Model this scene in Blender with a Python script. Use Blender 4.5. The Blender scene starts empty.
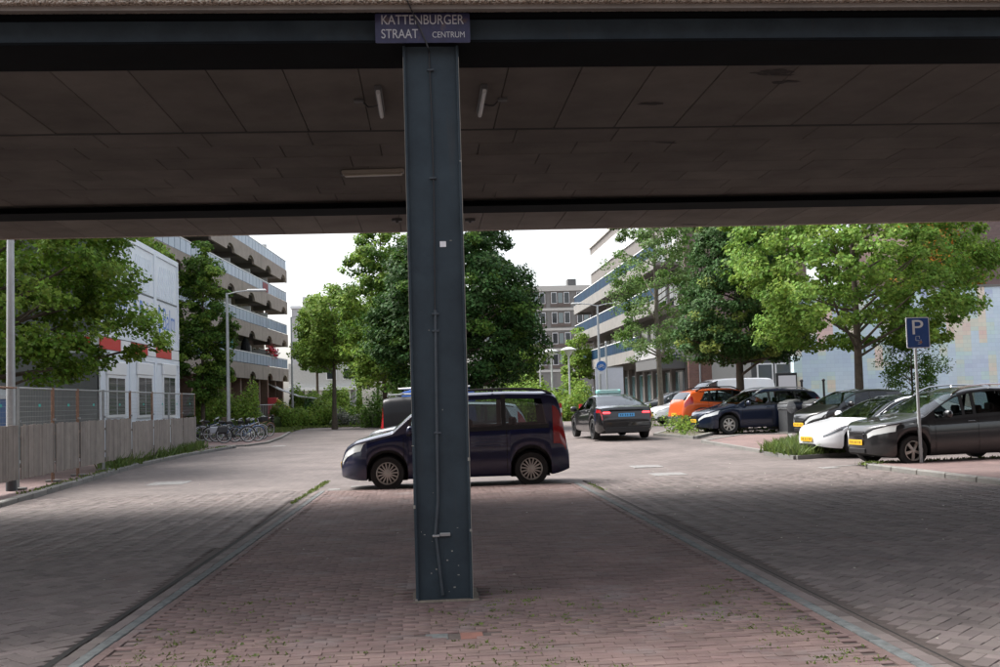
import bpy, math, random
import numpy as np
from math import sin, cos, tan, pi, radians, sqrt, atan2
from mathutils import Vector, Matrix

SC = bpy.context.scene
COL = SC.collection
rng = random.Random(7)
nrg = np.random.default_rng(11)

# ------------------------------------------------------------------ camera
YAW, PITCH, ROLL, FPX, EYE = radians(4.0), radians(3.46), radians(1.7), 1076.0, 1.7
fw = Vector((sin(YAW)*cos(PITCH), cos(YAW)*cos(PITCH), sin(PITCH)))
r0 = Vector((cos(YAW), -sin(YAW), 0))
u0 = r0.cross(fw)
rt = r0*cos(ROLL) - u0*sin(ROLL)
up = r0*sin(ROLL) + u0*cos(ROLL)
CAMP = Vector((0, 0, EYE))
cam_d = bpy.data.cameras.new('camera')
cam_d.sensor_width = 36.0
cam_d.lens = FPX/1000.0*36.0
cam_d.clip_start = 0.05
cam_d.clip_end = 3000
cam = bpy.data.objects.new('camera', cam_d)
COL.objects.link(cam)
cam.matrix_world = Matrix(((rt.x, up.x, -fw.x, 0), (rt.y, up.y, -fw.y, 0), (rt.z, up.z, -fw.z, EYE), (0, 0, 0, 1)))
SC.camera = cam

# ------------------------------------------------------------------ sky, sun, exposure
SUN_EL, SUN_AZ = radians(56), radians(-62)      # azimuth from +y towards +x
world = bpy.data.worlds.new('World')
SC.world = world
world.use_nodes = True
wn, wl = world.node_tree.nodes, world.node_tree.links
wn.clear()
w_out = wn.new('ShaderNodeOutputWorld')
w_bg = wn.new('ShaderNodeBackground')
w_sky = wn.new('ShaderNodeTexSky')
w_sky.sky_type = 'NISHITA'
w_sky.sun_disc = False
w_sky.sun_elevation = SUN_EL
w_sky.sun_rotation = SUN_AZ
w_sky.air_density = 1.0
w_sky.dust_density = 4.0
w_sky.ozone_density = 1.0
w_hs = wn.new('ShaderNodeHueSaturation')       # thin white cloud cover: a paler sky
w_hs.inputs['Saturation'].default_value = 0.34
w_bg.inputs['Strength'].default_value = 0.15
wl.new(w_sky.outputs[0], w_hs.inputs['Color'])
wl.new(w_hs.outputs[0], w_bg.inputs['Color'])
wl.new(w_bg.outputs[0], w_out.inputs['Surface'])

sun_d = bpy.data.lights.new('sun', 'SUN')
sun_d.energy = 2.2
sun_d.angle = radians(28)
sun_d.color = (1.0, 0.965, 0.92)
sun = bpy.data.objects.new('sun', sun_d)
COL.objects.link(sun)
sdir = Vector((sin(SUN_AZ)*cos(SUN_EL), cos(SUN_AZ)*cos(SUN_EL), sin(SUN_EL)))
sun.rotation_euler = sdir.to_track_quat('Z', 'Y').to_euler()
sun.location = sdir*60

SC.view_settings.view_transform = 'Standard'
SC.view_settings.look = 'None'
SC.view_settings.gamma = 1.0
SC.view_settings.use_curve_mapping = False
SC.view_settings.exposure = 1.36
SC.render.engine = 'CYCLES'
SC.cycles.max_bounces = 8
SC.cycles.diffuse_bounces = 4
SC.cycles.transparent_max_bounces = 8
SC.cycles.use_denoising = True
SC.cycles.sample_clamp_indirect = 8

# ------------------------------------------------------------------ pixel -> place
def S01(t):
    t = max(0.0, min(1.0, t)); return t*t*(3-2*t)
def zg(x, y):                                   # the street dips a little under the bridge on the right
    return 0.28*S01((x-2)/4)*S01((y-22)/14)
def ray(px, py):
    return fw + rt*((px-500)/FPX) + up*((333.5-py)/FPX)
def gz(px, py, z=0.0):
    d = ray(px, py); return CAMP + d*((z-EYE)/d.z)
def gt(px, py, dz=0.0):
    z = 0.0
    for _ in range(40):
        P = gz(px, py, z+dz); z = .5*z+.5*zg(P.x, P.y)
    return P
def aty(px, py, y):
    d = ray(px, py); return CAMP + d*(y/d.y)
def proj(P):
    v = Vector(P)-CAMP; z = v.dot(fw)
    return 500+FPX*v.dot(rt)/z, 333.5-FPX*v.dot(up)/z, z

# ------------------------------------------------------------------ materials
MATS = {}
def mat(name, col, rough=.7, metal=0., var=0., scale=6., bump=0., bscale=40., coat=0., trans=0., spec=.5, isl=0., dirt=None, streak=None, coord='Object', alpha=1.):
    if name in MATS: return MATS[name]
    m = bpy.data.materials.new(name); m.use_nodes = True
    n, l = m.node_tree.nodes, m.node_tree.links
    b = n['Principled BSDF']
    b.inputs['Roughness'].default_value = rough
    b.inputs['Metallic'].default_value = metal
    b.inputs['Specular IOR Level'].default_value = spec
    b.inputs['Coat Weight'].default_value = coat
    b.inputs['Coat Roughness'].default_value = .04
    b.inputs['Alpha'].default_value = alpha
    c4 = (*col, 1)
    b.inputs['Base Color'].default_value = c4
    tc = n.new('ShaderNodeTexCoord')
    csrc = n.new('ShaderNodeNewGeometry').outputs['Position'] if coord == 'World' else tc.outputs[coord]
    cur = None
    def mixc(a, bcol, fac, mode='MIX'):
        mx = n.new('ShaderNodeMix'); mx.data_type = 'RGBA'; mx.blend_type = mode
        if hasattr(fac, 'is_output'): l.new(fac, mx.inputs[0])
        else: mx.inputs[0].default_value = fac
        if hasattr(a, 'is_output'): l.new(a, mx.inputs[6])
        else: mx.inputs[6].default_value = (*a[:3], 1)
        if hasattr(bcol, 'is_output'): l.new(bcol, mx.inputs[7])
        else: mx.inputs[7].default_value = (*bcol[:3], 1)
        return mx.outputs[2]
    def noise(sc, det=5, rough_=.6, stretch=None):
        t = n.new('ShaderNodeTexNoise'); t.inputs['Scale'].default_value = sc
        t.inputs['Detail'].default_value = det; t.inputs['Roughness'].default_value = rough_
        if stretch:
            mp = n.new('ShaderNodeMapping'); mp.inputs['Scale'].default_value = stretch
            l.new(csrc, mp.inputs[0]); l.new(mp.outputs[0], t.inputs[0])
        else: l.new(csrc, t.inputs[0])
        return t.outputs[0]
    def ramp(v, a, bb):
        r = n.new('ShaderNodeMapRange'); r.inputs[1].default_value = a; r.inputs[2].default_value = bb
        l.new(v, r.inputs[0]); return r.outputs[0]
    if var > 0:
        v = ramp(noise(scale), .3, .7)
        cur = mixc(tuple(c*(1-var) for c in col), tuple(min(1, c*(1+var)) for c in col), v)
    if isl > 0:
        g = n.new('ShaderNodeNewGeometry'); oi = n.new('ShaderNodeObjectInfo')
        ad = n.new('ShaderNodeMath'); ad.operation = 'ADD'
        l.new(g.outputs['Random Per Island'], ad.inputs[0]); l.new(oi.outputs['Random'], ad.inputs[1])
        fr = n.new('ShaderNodeMath'); fr.operation = 'FRACT'; l.new(ad.outputs[0], fr.inputs[0])
        hs = n.new('ShaderNodeHueSaturation')
        mr = n.new('ShaderNodeMapRange'); mr.inputs[3].default_value = 1-isl; mr.inputs[4].default_value = 1+isl
        l.new(fr.outputs[0], mr.inputs[0]); l.new(mr.outputs[0], hs.inputs['Value'])
        f2 = n.new('ShaderNodeMath'); f2.operation = 'MULTIPLY'; f2.inputs[1].default_value = 7.13; l.new(fr.outputs[0], f2.inputs[0])
        f3 = n.new('ShaderNodeMath'); f3.operation = 'FRACT'; l.new(f2.outputs[0], f3.inputs[0])
        mr2 = n.new('ShaderNodeMapRange'); mr2.inputs[3].default_value = .5-.05*isl; mr2.inputs[4].default_value = .5+.05*isl
        l.new(f3.outputs[0], mr2.inputs[0]); l.new(mr2.outputs[0], hs.inputs['Hue'])
        if cur is not None: l.new(cur, hs.inputs['Color'])
        else: hs.inputs['Color'].default_value = c4
        cur = hs.outputs[0]
    if dirt:
        dcol, dsc, lo, hi = dirt
        cur = mixc(cur if cur is not None else col, dcol, ramp(noise(dsc, 8, .65), lo, hi))
    if streak:
        dcol, st, lo, hi = streak
        cur = mixc(cur if cur is not None else col, dcol, ramp(noise(1., 6, .6, st), lo, hi))
    if cur is not None: l.new(cur, b.inputs['Base Color'])
    if bump > 0:
        bp = n.new('ShaderNodeBump'); bp.inputs['Strength'].default_value = bump; bp.inputs['Distance'].default_value = .02
        l.new(noise(bscale, 6), bp.inputs['Height']); l.new(bp.outputs[0], b.inputs['Normal'])
    if trans > 0:
        tr = n.new('ShaderNodeBsdfTranslucent'); mx = n.new('ShaderNodeMixShader'); mx.inputs[0].default_value = trans
        if cur is not None: l.new(cur, tr.inputs['Color'])
        else: tr.inputs['Color'].default_value = c4
        l.new(b.outputs[0], mx.inputs[1]); l.new(tr.outputs[0], mx.inputs[2])
        l.new(mx.outputs[0], n['Material Output'].inputs['Surface'])
    MATS[name] = m
    return m

# ------------------------------------------------------------------ mesh collecting
class MB:
    def __init__(s): s.v = []; s.f = []; s.m = []
    def add(s, vs, fs, mi=0):
        o = len(s.v); s.v.extend([tuple(v) for v in vs])
        for f in fs: s.f.append(tuple(i+o for i in f)); s.m.append(mi)
        return s
    def box(s, x0, y0, z0, x1, y1, z1, mi=0, bev=0.):
        if bev <= 0:
            return s.add([(x0,y0,z0),(x1,y0,z0),(x1,y1,z0),(x0,y1,z0),(x0,y0,z1),(x1,y0,z1),(x1,y1,z1),(x0,y1,z1)],
                [(3,2,1,0),(4,5,6,7),(0,1,5,4),(1,2,6,5),(2,3,7,6),(3,0,4,7)], mi)
        b = min(bev, (x1-x0)*.45, (y1-y0)*.45, (z1-z0)*.45)
        vs = []; 
        for sx in (0,1):
            for sy in (0,1):
                for sz in (0,1):
                    X = x1 if sx else x0; Y = y1 if sy else y0; Z = z1 if sz else z0
                    dx = -b if sx else b; dy = -b if sy else b; dz = -b if sz else b
                    vs += [(X,Y+dy,Z+dz),(X+dx,Y,Z+dz),(X+dx,Y+dy,Z)]
        c = lambda sx,sy,sz,k: ((sx*2+sy)*2+sz)*3+k
        fs = [(c(0,0,0,0),c(0,0,1,0),c(0,1,1,0),c(0,1,0,0)),(c(1,0,0,0),c(1,1,0,0),c(1,1,1,0),c(1,0,1,0)),
              (c(0,0,0,1),c(1,0,0,1),c(1,0,1,1),c(0,0,1,1)),(c(0,1,0,1),c(0,1,1,1),c(1,1,1,1),c(1,1,0,1)),
              (c(0,0,0,2),c(0,1,0,2),c(1,1,0,2),c(1,0,0,2)),(c(0,0,1,2),c(1,0,1,2),c(1,1,1,2),c(0,1,1,2))]
        for a in (0,1):
            for d in (0,1):
                fs.append((c(0,a,d,1),c(1,a,d,1),c(1,a,d,2),c(0,a,d,2)))
                fs.append((c(a,0,d,0),c(a,1,d,0),c(a,1,d,2),c(a,0,d,2)))
                fs.append((c(a,d,0,0),c(a,d,1,0),c(a,d,1,1),c(a,d,0,1)))
        for sx in (0,1):
            for sy in (0,1):
                for sz in (0,1): fs.append((c(sx,sy,sz,0),c(sx,sy,sz,1),c(sx,sy,sz,2)))
        return s.add(vs, fs, mi)
    def tube(s, pts, rad, seg=6, mi=0, cap=True):
        pts = [Vector(p) for p in pts]; n = len(pts)
        if not hasattr(rad, '__len__'): rad = [rad]*n
        vs = []; prev = None
        for i, p in enumerate(pts):
            d = (pts[min(i+1,n-1)]-pts[max(i-1,0)])
            d = d.normalized() if d.length > 1e-9 else Vector((0,0,1))
            if prev is None:
                a = Vector((0,0,1)) if abs(d.z) < .9 else Vector((1,0,0))
                e1 = d.cross(a).normalized()
            else:
                e1 = (prev - d*prev.dot(d)); e1 = e1.normalized() if e1.length > 1e-6 else d.orthogonal().normalized()
            prev = e1; e2 = d.cross(e1)
            for k in range(seg):
                a = 2*pi*k/seg
                vs.append(p + (e1*cos(a)+e2*sin(a))*rad[i])
        fs = [(i*seg+k, i*seg+(k+1)%seg, (i+1)*seg+(k+1)%seg, (i+1)*seg+k) for i in range(n-1) for k in range(seg)]
        if cap: fs += [tuple(range(seg-1,-1,-1)), tuple((n-1)*seg+k for k in range(seg))]
        return s.add(vs, fs, mi)
    def lathe(s, prof, seg=16, mi=0, axis='z', c=(0,0,0), cap=True):
        vs = []
        for r, h in prof:
            for k in range(seg):
                a = 2*pi*k/seg
                p = (r*cos(a), r*sin(a), h)
                if axis == 'y': p = (r*cos(a), h, r*sin(a))
                if axis == 'x': p = (h, r*cos(a), r*sin(a))
                vs.append((p[0]+c[0], p[1]+c[1], p[2]+c[2]))
        n = len(prof)
        fs = [(i*seg+k, i*seg+(k+1)%seg, (i+1)*seg+(k+1)%seg, (i+1)*seg+k) for i in range(n-1) for k in range(seg)]
        if cap: fs += [tuple(range(seg)), tuple((n-1)*seg+k for k in range(seg))]
        return s.add(vs, fs, mi)
    def prism(s, poly, h0, h1, mi=0, plane='xy'):
        n = len(poly)
        def P(a, b, h): return (a,b,h) if plane == 'xy' else ((a,h,b) if plane == 'xz' else (h,a,b))
        vs = [P(a,b,h0) for a,b in poly]+[P(a,b,h1) for a,b in poly]
        fs = [tuple(range(n-1,-1,-1)), tuple(range(n,2*n))]+[(i,(i+1)%n,n+(i+1)%n,n+i) for i in range(n)]
        return s.add(vs, fs, mi)
    def bar(s, a, b, w, h, mi=0):
        a = Vector(a); b = Vector(b); d = (b-a).normalized()
        q = Vector((0,0,1)) if abs(d.z) < .95 else Vector((0,1,0))
        e1 = d.cross(q).normalized()*w/2; e2 = e1.cross(d).normalized()*h/2
        vs = [a-e1-e2,a+e1-e2,a+e1+e2,a-e1+e2,b-e1-e2,b+e1-e2,b+e1+e2,b-e1+e2]
        return s.add(vs, [(3,2,1,0),(4,5,6,7),(0,1,5,4),(1,2,6,5),(2,3,7,6),(3,0,4,7)], mi)
    def build(s, name, mats, parent=None, smooth=0., loc=None, fix=True):
        me = bpy.data.meshes.new(name)
        me.from_pydata(s.v, [], s.f)
        if not isinstance(mats, (list, tuple)): mats = [mats]
        for m in mats: me.materials.append(m)
        if len(mats) > 1: me.polygons.foreach_set('material_index', s.m)
        if fix:
            import bmesh
            bm = bmesh.new(); bm.from_mesh(me); bmesh.ops.recalc_face_normals(bm, faces=bm.faces); bm.to_mesh(me); bm.free()
        if smooth > 0:
            me.polygons.foreach_set('use_smooth', [True]*len(me.polygons)); me.set_sharp_from_angle(angle=radians(smooth))
        me.update()
        return link(name, me, parent, loc)
def link(name, me, parent=None, loc=None):
    o = bpy.data.objects.new(name, me); COL.objects.link(o)
    if parent: o.parent = parent
    if loc is not None: o.location = loc
    return o
def npmesh(name, V, Fc, m, parent=None, smooth=False):       # V (n,3), Fc (k,4) numpy
    me = bpy.data.meshes.new(name)
    nv, nf, k = len(V), len(Fc), Fc.shape[1]
    me.vertices.add(nv); me.loops.add(nf*k); me.polygons.add(nf)
    me.vertices.foreach_set('co', np.asarray(V, np.float32).ravel())
    me.loops.foreach_set('vertex_index', np.asarray(Fc, np.int32).ravel())
    me.polygons.foreach_set('loop_start', np.arange(0, nf*k, k, dtype=np.int32))
    me.polygons.foreach_set('loop_total', np.full(nf, k, np.int32))
    if smooth: me.polygons.foreach_set('use_smooth', np.ones(nf, bool))
    me.materials.append(m); me.update(); me.validate()
    return link(name, me, parent)
def tag(o, label=None, cat=None, group=None, kind=None):
    if label: o['label'] = label
    if cat: o['category'] = cat
    if group: o['group'] = group
    if kind: o['kind'] = kind
    return o
def thing(name, label, cat, loc=(0,0,0), rz=0., group=None):
    o = bpy.data.objects.new(name, None); COL.objects.link(o)
    o.empty_display_size = .2
    o.location = loc; o.rotation_euler = (0,0,rz)
    return tag(o, label, cat, group)
def copy_tree(o, parent=None):
    c = o.copy(); COL.objects.link(c); c.parent = parent
    for ch in o.children: copy_tree(ch, c)
    return c
def text_mesh(body, size, m, parent, loc, rot, sx=1., extr=.001, align='LEFT', name='lettering'):
    cu = bpy.data.curves.new(name, 'FONT'); cu.body = body; cu.size = size; cu.extrude = extr; cu.align_x = align
    t = bpy.data.objects.new(name, cu); COL.objects.link(t)
    dg = bpy.context.evaluated_depsgraph_get()
    me = bpy.data.meshes.new_from_object(t.evaluated_get(dg))
    bpy.data.objects.remove(t); bpy.data.curves.remove(cu)
    me.materials.clear(); me.materials.append(m)
    o = link(name, me, parent, loc); o.rotation_euler = rot; o.scale = (sx, 1, 1)
    return o
# ================================================================== ground
def brick_ground_mat(name, c1, c2, mortar, scale=1., rot=45., big=.34):
    m = bpy.data.materials.new(name); m.use_nodes = True
    n, l = m.node_tree.nodes, m.node_tree.links; b = n['Principled BSDF']; b.inputs['Roughness'].default_value = .85
    g = n.new('ShaderNodeNewGeometry')
    mp = n.new('ShaderNodeMapping'); mp.inputs['Rotation'].default_value = (0,0,radians(rot)); mp.inputs['Scale'].default_value = (scale,)*3
    l.new(g.outputs['Position'], mp.inputs[0])
    bt = n.new('ShaderNodeTexBrick'); bt.inputs['Scale'].default_value = 1.; bt.inputs['Brick Width'].default_value = .21; bt.inputs['Row Height'].default_value = .105
    bt.inputs['Mortar Size'].default_value = .006; bt.inputs['Mortar Smooth'].default_value = .3; bt.inputs['Bias'].default_value = .1
    bt.inputs['Color1'].default_value = (*c1,1); bt.inputs['Color2'].default_value = (*c2,1); bt.inputs['Mortar'].default_value = (*mortar,1)
    l.new(mp.outputs[0], bt.inputs[0])
    t = n.new('ShaderNodeTexNoise'); t.inputs['Scale'].default_value = .45; t.inputs['Detail'].default_value = 8; t.inputs['Roughness'].default_value = .65
    l.new(g.outputs['Position'], t.inputs[0])
    mr = n.new('ShaderNodeMapRange'); mr.inputs[1].default_value = .3; mr.inputs[2].default_value = .7; mr.inputs[3].default_value = 1-big; mr.inputs[4].default_value = 1+big
    l.new(t.outputs[0], mr.inputs[0])
    hs = n.new('ShaderNodeHueSaturation'); l.new(bt.outputs[0], hs.inputs['Color']); l.new(mr.outputs[0], hs.inputs['Value'])
    l.new(hs.outputs[0], b.inputs['Base Color'])
    bp = n.new('ShaderNodeBump'); bp.inputs['Strength'].default_value = .5; bp.inputs['Distance'].default_value = .006; bp.invert = True
    l.new(bt.outputs['Fac'], bp.inputs['Height']); l.new(bp.outputs[0], b.inputs['Normal'])
    return m
M_street = brick_ground_mat('street_brick', (.150,.124,.115), (.110,.091,.085), (.080,.067,.061))
M_pave_red = brick_ground_mat('red_pavement_brick', (.19,.128,.116), (.15,.10,.095), (.11,.085,.076), rot=0)
M_joint = mat('joint_sand', (.070,.054,.048), .95, var=.3, scale=20, coord='World')
M_island = mat('island_brick', (.138,.091,.083), .8, var=.22, scale=1.3, isl=.16, bump=.35, bscale=120, coord='World', dirt=((.185,.162,.160), 1.6, .54, .82))
M_road = mat('road_brick', (.130,.106,.099), .8, var=.2, scale=1.1, isl=.22, bump=.35, bscale=120, coord='World', dirt=((.125,.085,.076), 1.2, .58, .72))
M_band = mat('blue_stone', (.105,.114,.113), .85, var=.35, scale=14, isl=.12, bump=.3, bscale=90, coord='World', dirt=((.16,.13,.12), 3, .55, .75))
M_kerb = mat('kerb_concrete', (.185,.18,.168), .85, var=.2, scale=4, isl=.12, bump=.3, bscale=70, coord='World', dirt=((.15,.14,.12), 4, .5, .75))
M_grass = mat('grass_blade', (.12,.165,.035), .7, isl=.4, trans=.3)
M_soil = mat('soil', (.09,.08,.055), .95, var=.35, scale=8, bump=.5, bscale=30)
M_white_mark = mat('white_marking', (.21,.21,.205), .8, var=.3, scale=9, dirt=((.15,.135,.128), 11, .40, .65), coord='World')
M_black = mat('black_rubber', (.012,.012,.012), .8)

xs = np.unique(np.concatenate([np.linspace(-220,-12,18), np.linspace(-12,14,40), np.linspace(14,220,20)]))
ys = np.unique(np.concatenate([np.linspace(-60,20,10), np.linspace(20,38,30), np.linspace(38,420,30)]))
nx, ny = len(xs), len(ys)
V = [(x, y, zg(x, y)) for y in ys for x in xs]
Fq = np.array([(j*nx+i, j*nx+i+1, (j+1)*nx+i+1, (j+1)*nx+i) for j in range(ny-1) for i in range(nx-1)])
ground = npmesh('street_ground', np.array(V), Fq, M_street, smooth=True); tag(ground, kind='structure')

def brick_mesh(lx, ly, tilt, z):
    b = MB(); a, c = lx/2, ly/2; i = .0025
    def q(x, y, zz): return (x, y, zz + tilt[0]*x + tilt[1]*y)
    vs = [q(-a,-c,-.035),q(a,-c,-.035),q(a,c,-.035),q(-a,c,-.035), q(-a,-c,-.004),q(a,-c,-.004),q(a,c,-.004),q(-a,c,-.004),
          q(-a+i,-c+i,0),q(a-i,-c+i,0),q(a-i,c-i,0),q(-a+i,c-i,0)]
    fs = [(0,1,5,4),(1,2,6,5),(2,3,7,6),(3,0,4,7),(4,5,9,8),(5,6,10,9),(6,7,11,10),(7,4,8,11),(8,9,10,11)]
    return vs, fs
def lay_bricks(B, lx, ly, ztop, m, parent, n_single=300, jit=.0025):
    """B: list of (x, y, rotation); the nearest in view as bricks of their own, the others joined."""
    vis = []
    for (x, y, r) in B:
        p = proj((x, y, ztop))
        if p[2] > 3 and -70 < p[0] < 1070 and p[1] < 720: vis.append((p[2]+(0 if -5 < p[0] < 1005 and p[1] < 672 else 100), x, y, r))
    vis.sort()
    variants = []
    for k in range(10):
        vs, fs = brick_mesh(lx, ly, (rng.uniform(-.012,.012), rng.uniform(-.012,.012)), 0)
        me = bpy.data.meshes.new('brick'); me.from_pydata(vs, [], fs); me.materials.append(m); variants.append(me)
    for d, x, y, r in vis[:n_single]:
        o = link('brick', rng.choice(variants), parent, (x, y, ztop+rng.uniform(-jit, jit))); o.rotation_euler = (0,0,r)
    rest = vis[n_single:]
    if not rest: return
    base = np.array(brick_mesh(lx, ly, (0,0), 0)[0]); fs = np.array(brick_mesh(lx, ly, (0,0), 0)[1])
    A = np.array(rest); n = len(A)
    c, s = np.cos(A[:,3]), np.sin(A[:,3])
    X = A[:,1,None] + base[None,:,0]*c[:,None] - base[None,:,1]*s[:,None]
    Y = A[:,2,None] + base[None,:,0]*s[:,None] + base[None,:,1]*c[:,None]
    t1, t2, dz = nrg.uniform(-.012,.012,n), nrg.uniform(-.012,.012,n), nrg.uniform(-jit,jit,n)
    Z = ztop + base[None,:,2] + dz[:,None] + t1[:,None]*base[None,:,0] + t2[:,None]*base[None,:,1]
    V = np.stack([X,Y,Z], -1).reshape(-1,3)
    F_ = (fs[None]+12*np.arange(n)[:,None,None]).reshape(-1,4)
    o = npmesh('brick_field', V, F_, m, parent); tag(o, kind='stuff')

LKX = lambda y: -2.56 + .024*max(0, y-7.4)       # left edge of the island
RKX = lambda y: 3.13 - .005*(y-8)
Y0, Y1 = 4.6, 20.7
def sheet(name, poly, z, m):
    b = MB(); b.add([(x,y,z) for x,y in poly], [tuple(range(len(poly)))]); return b.build(name, m)
# island: bedding, bricks in rows, blue stone band, gutter row
isl = sheet('island_paving', [(LKX(Y0)+.02,Y0),(RKX(Y0)-.02,Y0),(RKX(Y1)-.02,Y1),(LKX(Y1)+.02,Y1)], .036, M_joint); tag(isl, kind='structure')
B = []; r = 0; y = Y0
while y < Y1:
    x = -2.6 + (.1035 if r % 2 else 0) + .015*sin(r*1.7)
    while x < 3.2:
        if LKX(y)+.38 < x < RKX(y)-.38 and not (-.2 < x < .43 and 8.96 < y < 9.6): B.append((x, y, rng.uniform(-.012,.012)))
        x += .207
    if LKX(y)+.29 < x: pass
    y += .0735; r += 1
gap = [(q.x, q.y, pi/2) for q in (gz(437,642), gz(472,641))]
B = [b for b in B if all(abs(b[0]-g[0]) > .125 or abs(b[1]-g[1]) > .105 for g in gap)]
lay_bricks(B, .2035, .0705, .045, M_island, isl)
for i, (x, y, r) in enumerate(gap):               # one sunk grey cube, one half sunk red brick
    vs, fs = brick_mesh(.2, .16, (0,0), 0); me = bpy.data.meshes.new('brick'); me.from_pydata(vs, [], fs)
    me.materials.append(mat('sunk_brick_red', (.19,.085,.065), .8, var=.2) if i else M_band)
    o = link('brick', me, isl, (x, y, .0405)); o.rotation_euler = (0,0,r)
for side, edge in ((1, LKX), (-1, RKX)):
    y = Y0
    while y < Y1:
        L = .6
        xm = edge(y+L/2)+side*.235; ang = atan2(edge(y+L)-edge(y), L)
        b = MB(); b.box(-.045, -L/2+.003, -.06, .045, L/2-.003, 0, bev=.006)
        o = b.build('band_stone', M_band, isl, loc=(xm, y+L/2, .05+rng.uniform(-.002,.002))); o.rotation_euler = (rng.uniform(-.004,.004), rng.uniform(-.01,.01), -ang)
        y += L
    G = []; y = Y0
    while y < Y1:
        G.append((edge(y)+side*.128, y, pi/2 + rng.uniform(-.01,.01))); y += .205
    G = [(a, c, d) for a, c, d in G]
    E_ = []; y = Y0
    while y < Y1: E_.append((edge(y)+side*.325, y, pi/2 + rng.uniform(-.01,.01))); y += .205
    lay_bricks(E_, .2, .075, .046, M_island, isl, n_single=30)
    lay_bricks(G, .2, .104, .042, M_road, isl, n_single=35)
    b = MB(); N_ = 40; yy = np.linspace(Y0, Y1, N_)
    b.add([(edge(q)-side*.01, q, .030) for q in yy]+[(edge(q)+side*(.045+.012*sin(q*5.3)), q, .030) for q in yy], [(i,i+1,N_+i+1,N_+i) for i in range(N_-1)])
    b.build('open_joint', mat('open_joint_dirt', (.012,.011,.010), .95), isl, fix=False)
# the two roadways: herringbone
def herring(x0, x1, y0, y1, ok):
    u = .106; out = []; c = s = sqrt(.5)
    N = int(26/u)
    for i in range(-N, N):
        for j in range(-N, N):
            m = (i-j) % 4
            if m == 0: a, b_, rr = (i+1)*u, (j+.5)*u, 0.
            elif m == 3: a, b_, rr = (i+.5)*u, (j+1)*u, pi/2
            else: continue
            x, y = c*a - s*b_, s*a + c*b_ + 12
            if x0 < x < x1 and y0 < y < y1 and ok(x, y): out.append((x, y, rr+pi/4+rng.uniform(-.012,.012)))
    return out
def lkerb(y):                                    # left kerb line of the street
    P = [(0,-6.6),(12,-7.35),(20,-7.65),(22.7,-7.85),(32.2,-8.5),(38,-8.45),(43,-7.99),(46,-7.75)]
    return float(np.interp(y, [p[0] for p in P], [p[1] for p in P]))
def rkerb(y):
    return float(np.interp(y, [0,8,17.4,22.4], [10.2,9.9,9.47,9.1]))
lr = sheet('left_roadway', [(-8.6,Y0),(LKX(Y0)-.03,Y0),(LKX(21.6)-.03,21.6),(-8.6,21.6)], .013, M_joint); tag(lr, kind='structure')
lay_bricks(herring(-8.4,-2.2,Y0,21.5, lambda x,y: x < LKX(y)-.09 and x > lkerb(y)-.05), .2065, .1025, .020, M_road, lr)
rr_ = sheet('right_roadway', [(RKX(Y0)+.03,Y0),(10.4,Y0),(9.4,21.6),(RKX(21.6)+.03,21.6)], .013, M_joint); tag(rr_, kind='structure')
lay_bricks(herring(3.0,10.4,Y0,21.5, lambda x,y: x > RKX(y)+.09 and x < rkerb(y)+.05), .2065, .1025, .020, M_road, rr_)

# moss and weeds in the joints, near part of the island and along edges
def tufts(name, pts, h, w, m, per=7, label=None, cat=None):
    P = np.repeat(np.array(pts, float), per, 0); n = len(P)
    P[:,0] += nrg.normal(0, w*1.3, n); P[:,1] += nrg.normal(0, w*1.3, n)
    a = nrg.uniform(0, 2*pi, n); hh = h*nrg.uniform(.35,1.2,n); ww = w*nrg.uniform(.25,.6,n); ln = nrg.normal(0,.5,(n,2))*hh[:,None]
    dx, dy = np.cos(a)*ww, np.sin(a)*ww
    v0 = P - np.stack([dx,dy,0*dx],1); v1 = P + np.stack([dx,dy,0*dx],1)
    top = P + np.stack([ln[:,0], ln[:,1], hh],1)
    mid = (v1+top)/2 + np.stack([dx*.6,dy*.6,0*dx],1)
    V = np.stack([v0,v1,mid,top],1).reshape(-1,3); F_ = np.arange(4*n).reshape(-1,4)
    o = npmesh(name, V, F_, m); tag(o, label, cat, kind='stuff'); return o
pts = []
for k in range(1100):
    d = rng.random()**1.6
    y = 6.4 + d*3.0; x = rng.uniform(-2.1, 2.75)
    if -.25 < x < .5 and y > 8.8: continue
    y = Y0 + round((y-Y0)/.0735)*.0735 + .037
    if math.sin(x*3.1)+math.sin(x*1.3+y*2.2)+rng.uniform(-1.4,1.4) > .4: pts.append((x, y, .043))
tufts('joint_moss', pts, .016, .016, M_grass, per=6, label='small moss and grass tufts in the joints of the near brick island', cat='moss')
pts = [(lambda y: (LKX(y)-.02+rng.uniform(-.03,.03), y, .02))(18.4+5.2*rng.random()**.8) for _ in range(150)]
pts += [(lambda y: (RKX(y)+rng.uniform(-.04,.02), y, .02))(19+1.8*rng.random()) for _ in range(40)]
pts += [(-1.9+4.7*t, 20.72+rng.uniform(-.05,.05), .01) for t in np.linspace(0,1,110)]
tufts('edge_grass', pts, .035, .022, M_grass, per=6, label='thin grass growing along the seams round the far end of the island', cat='grass')

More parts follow.
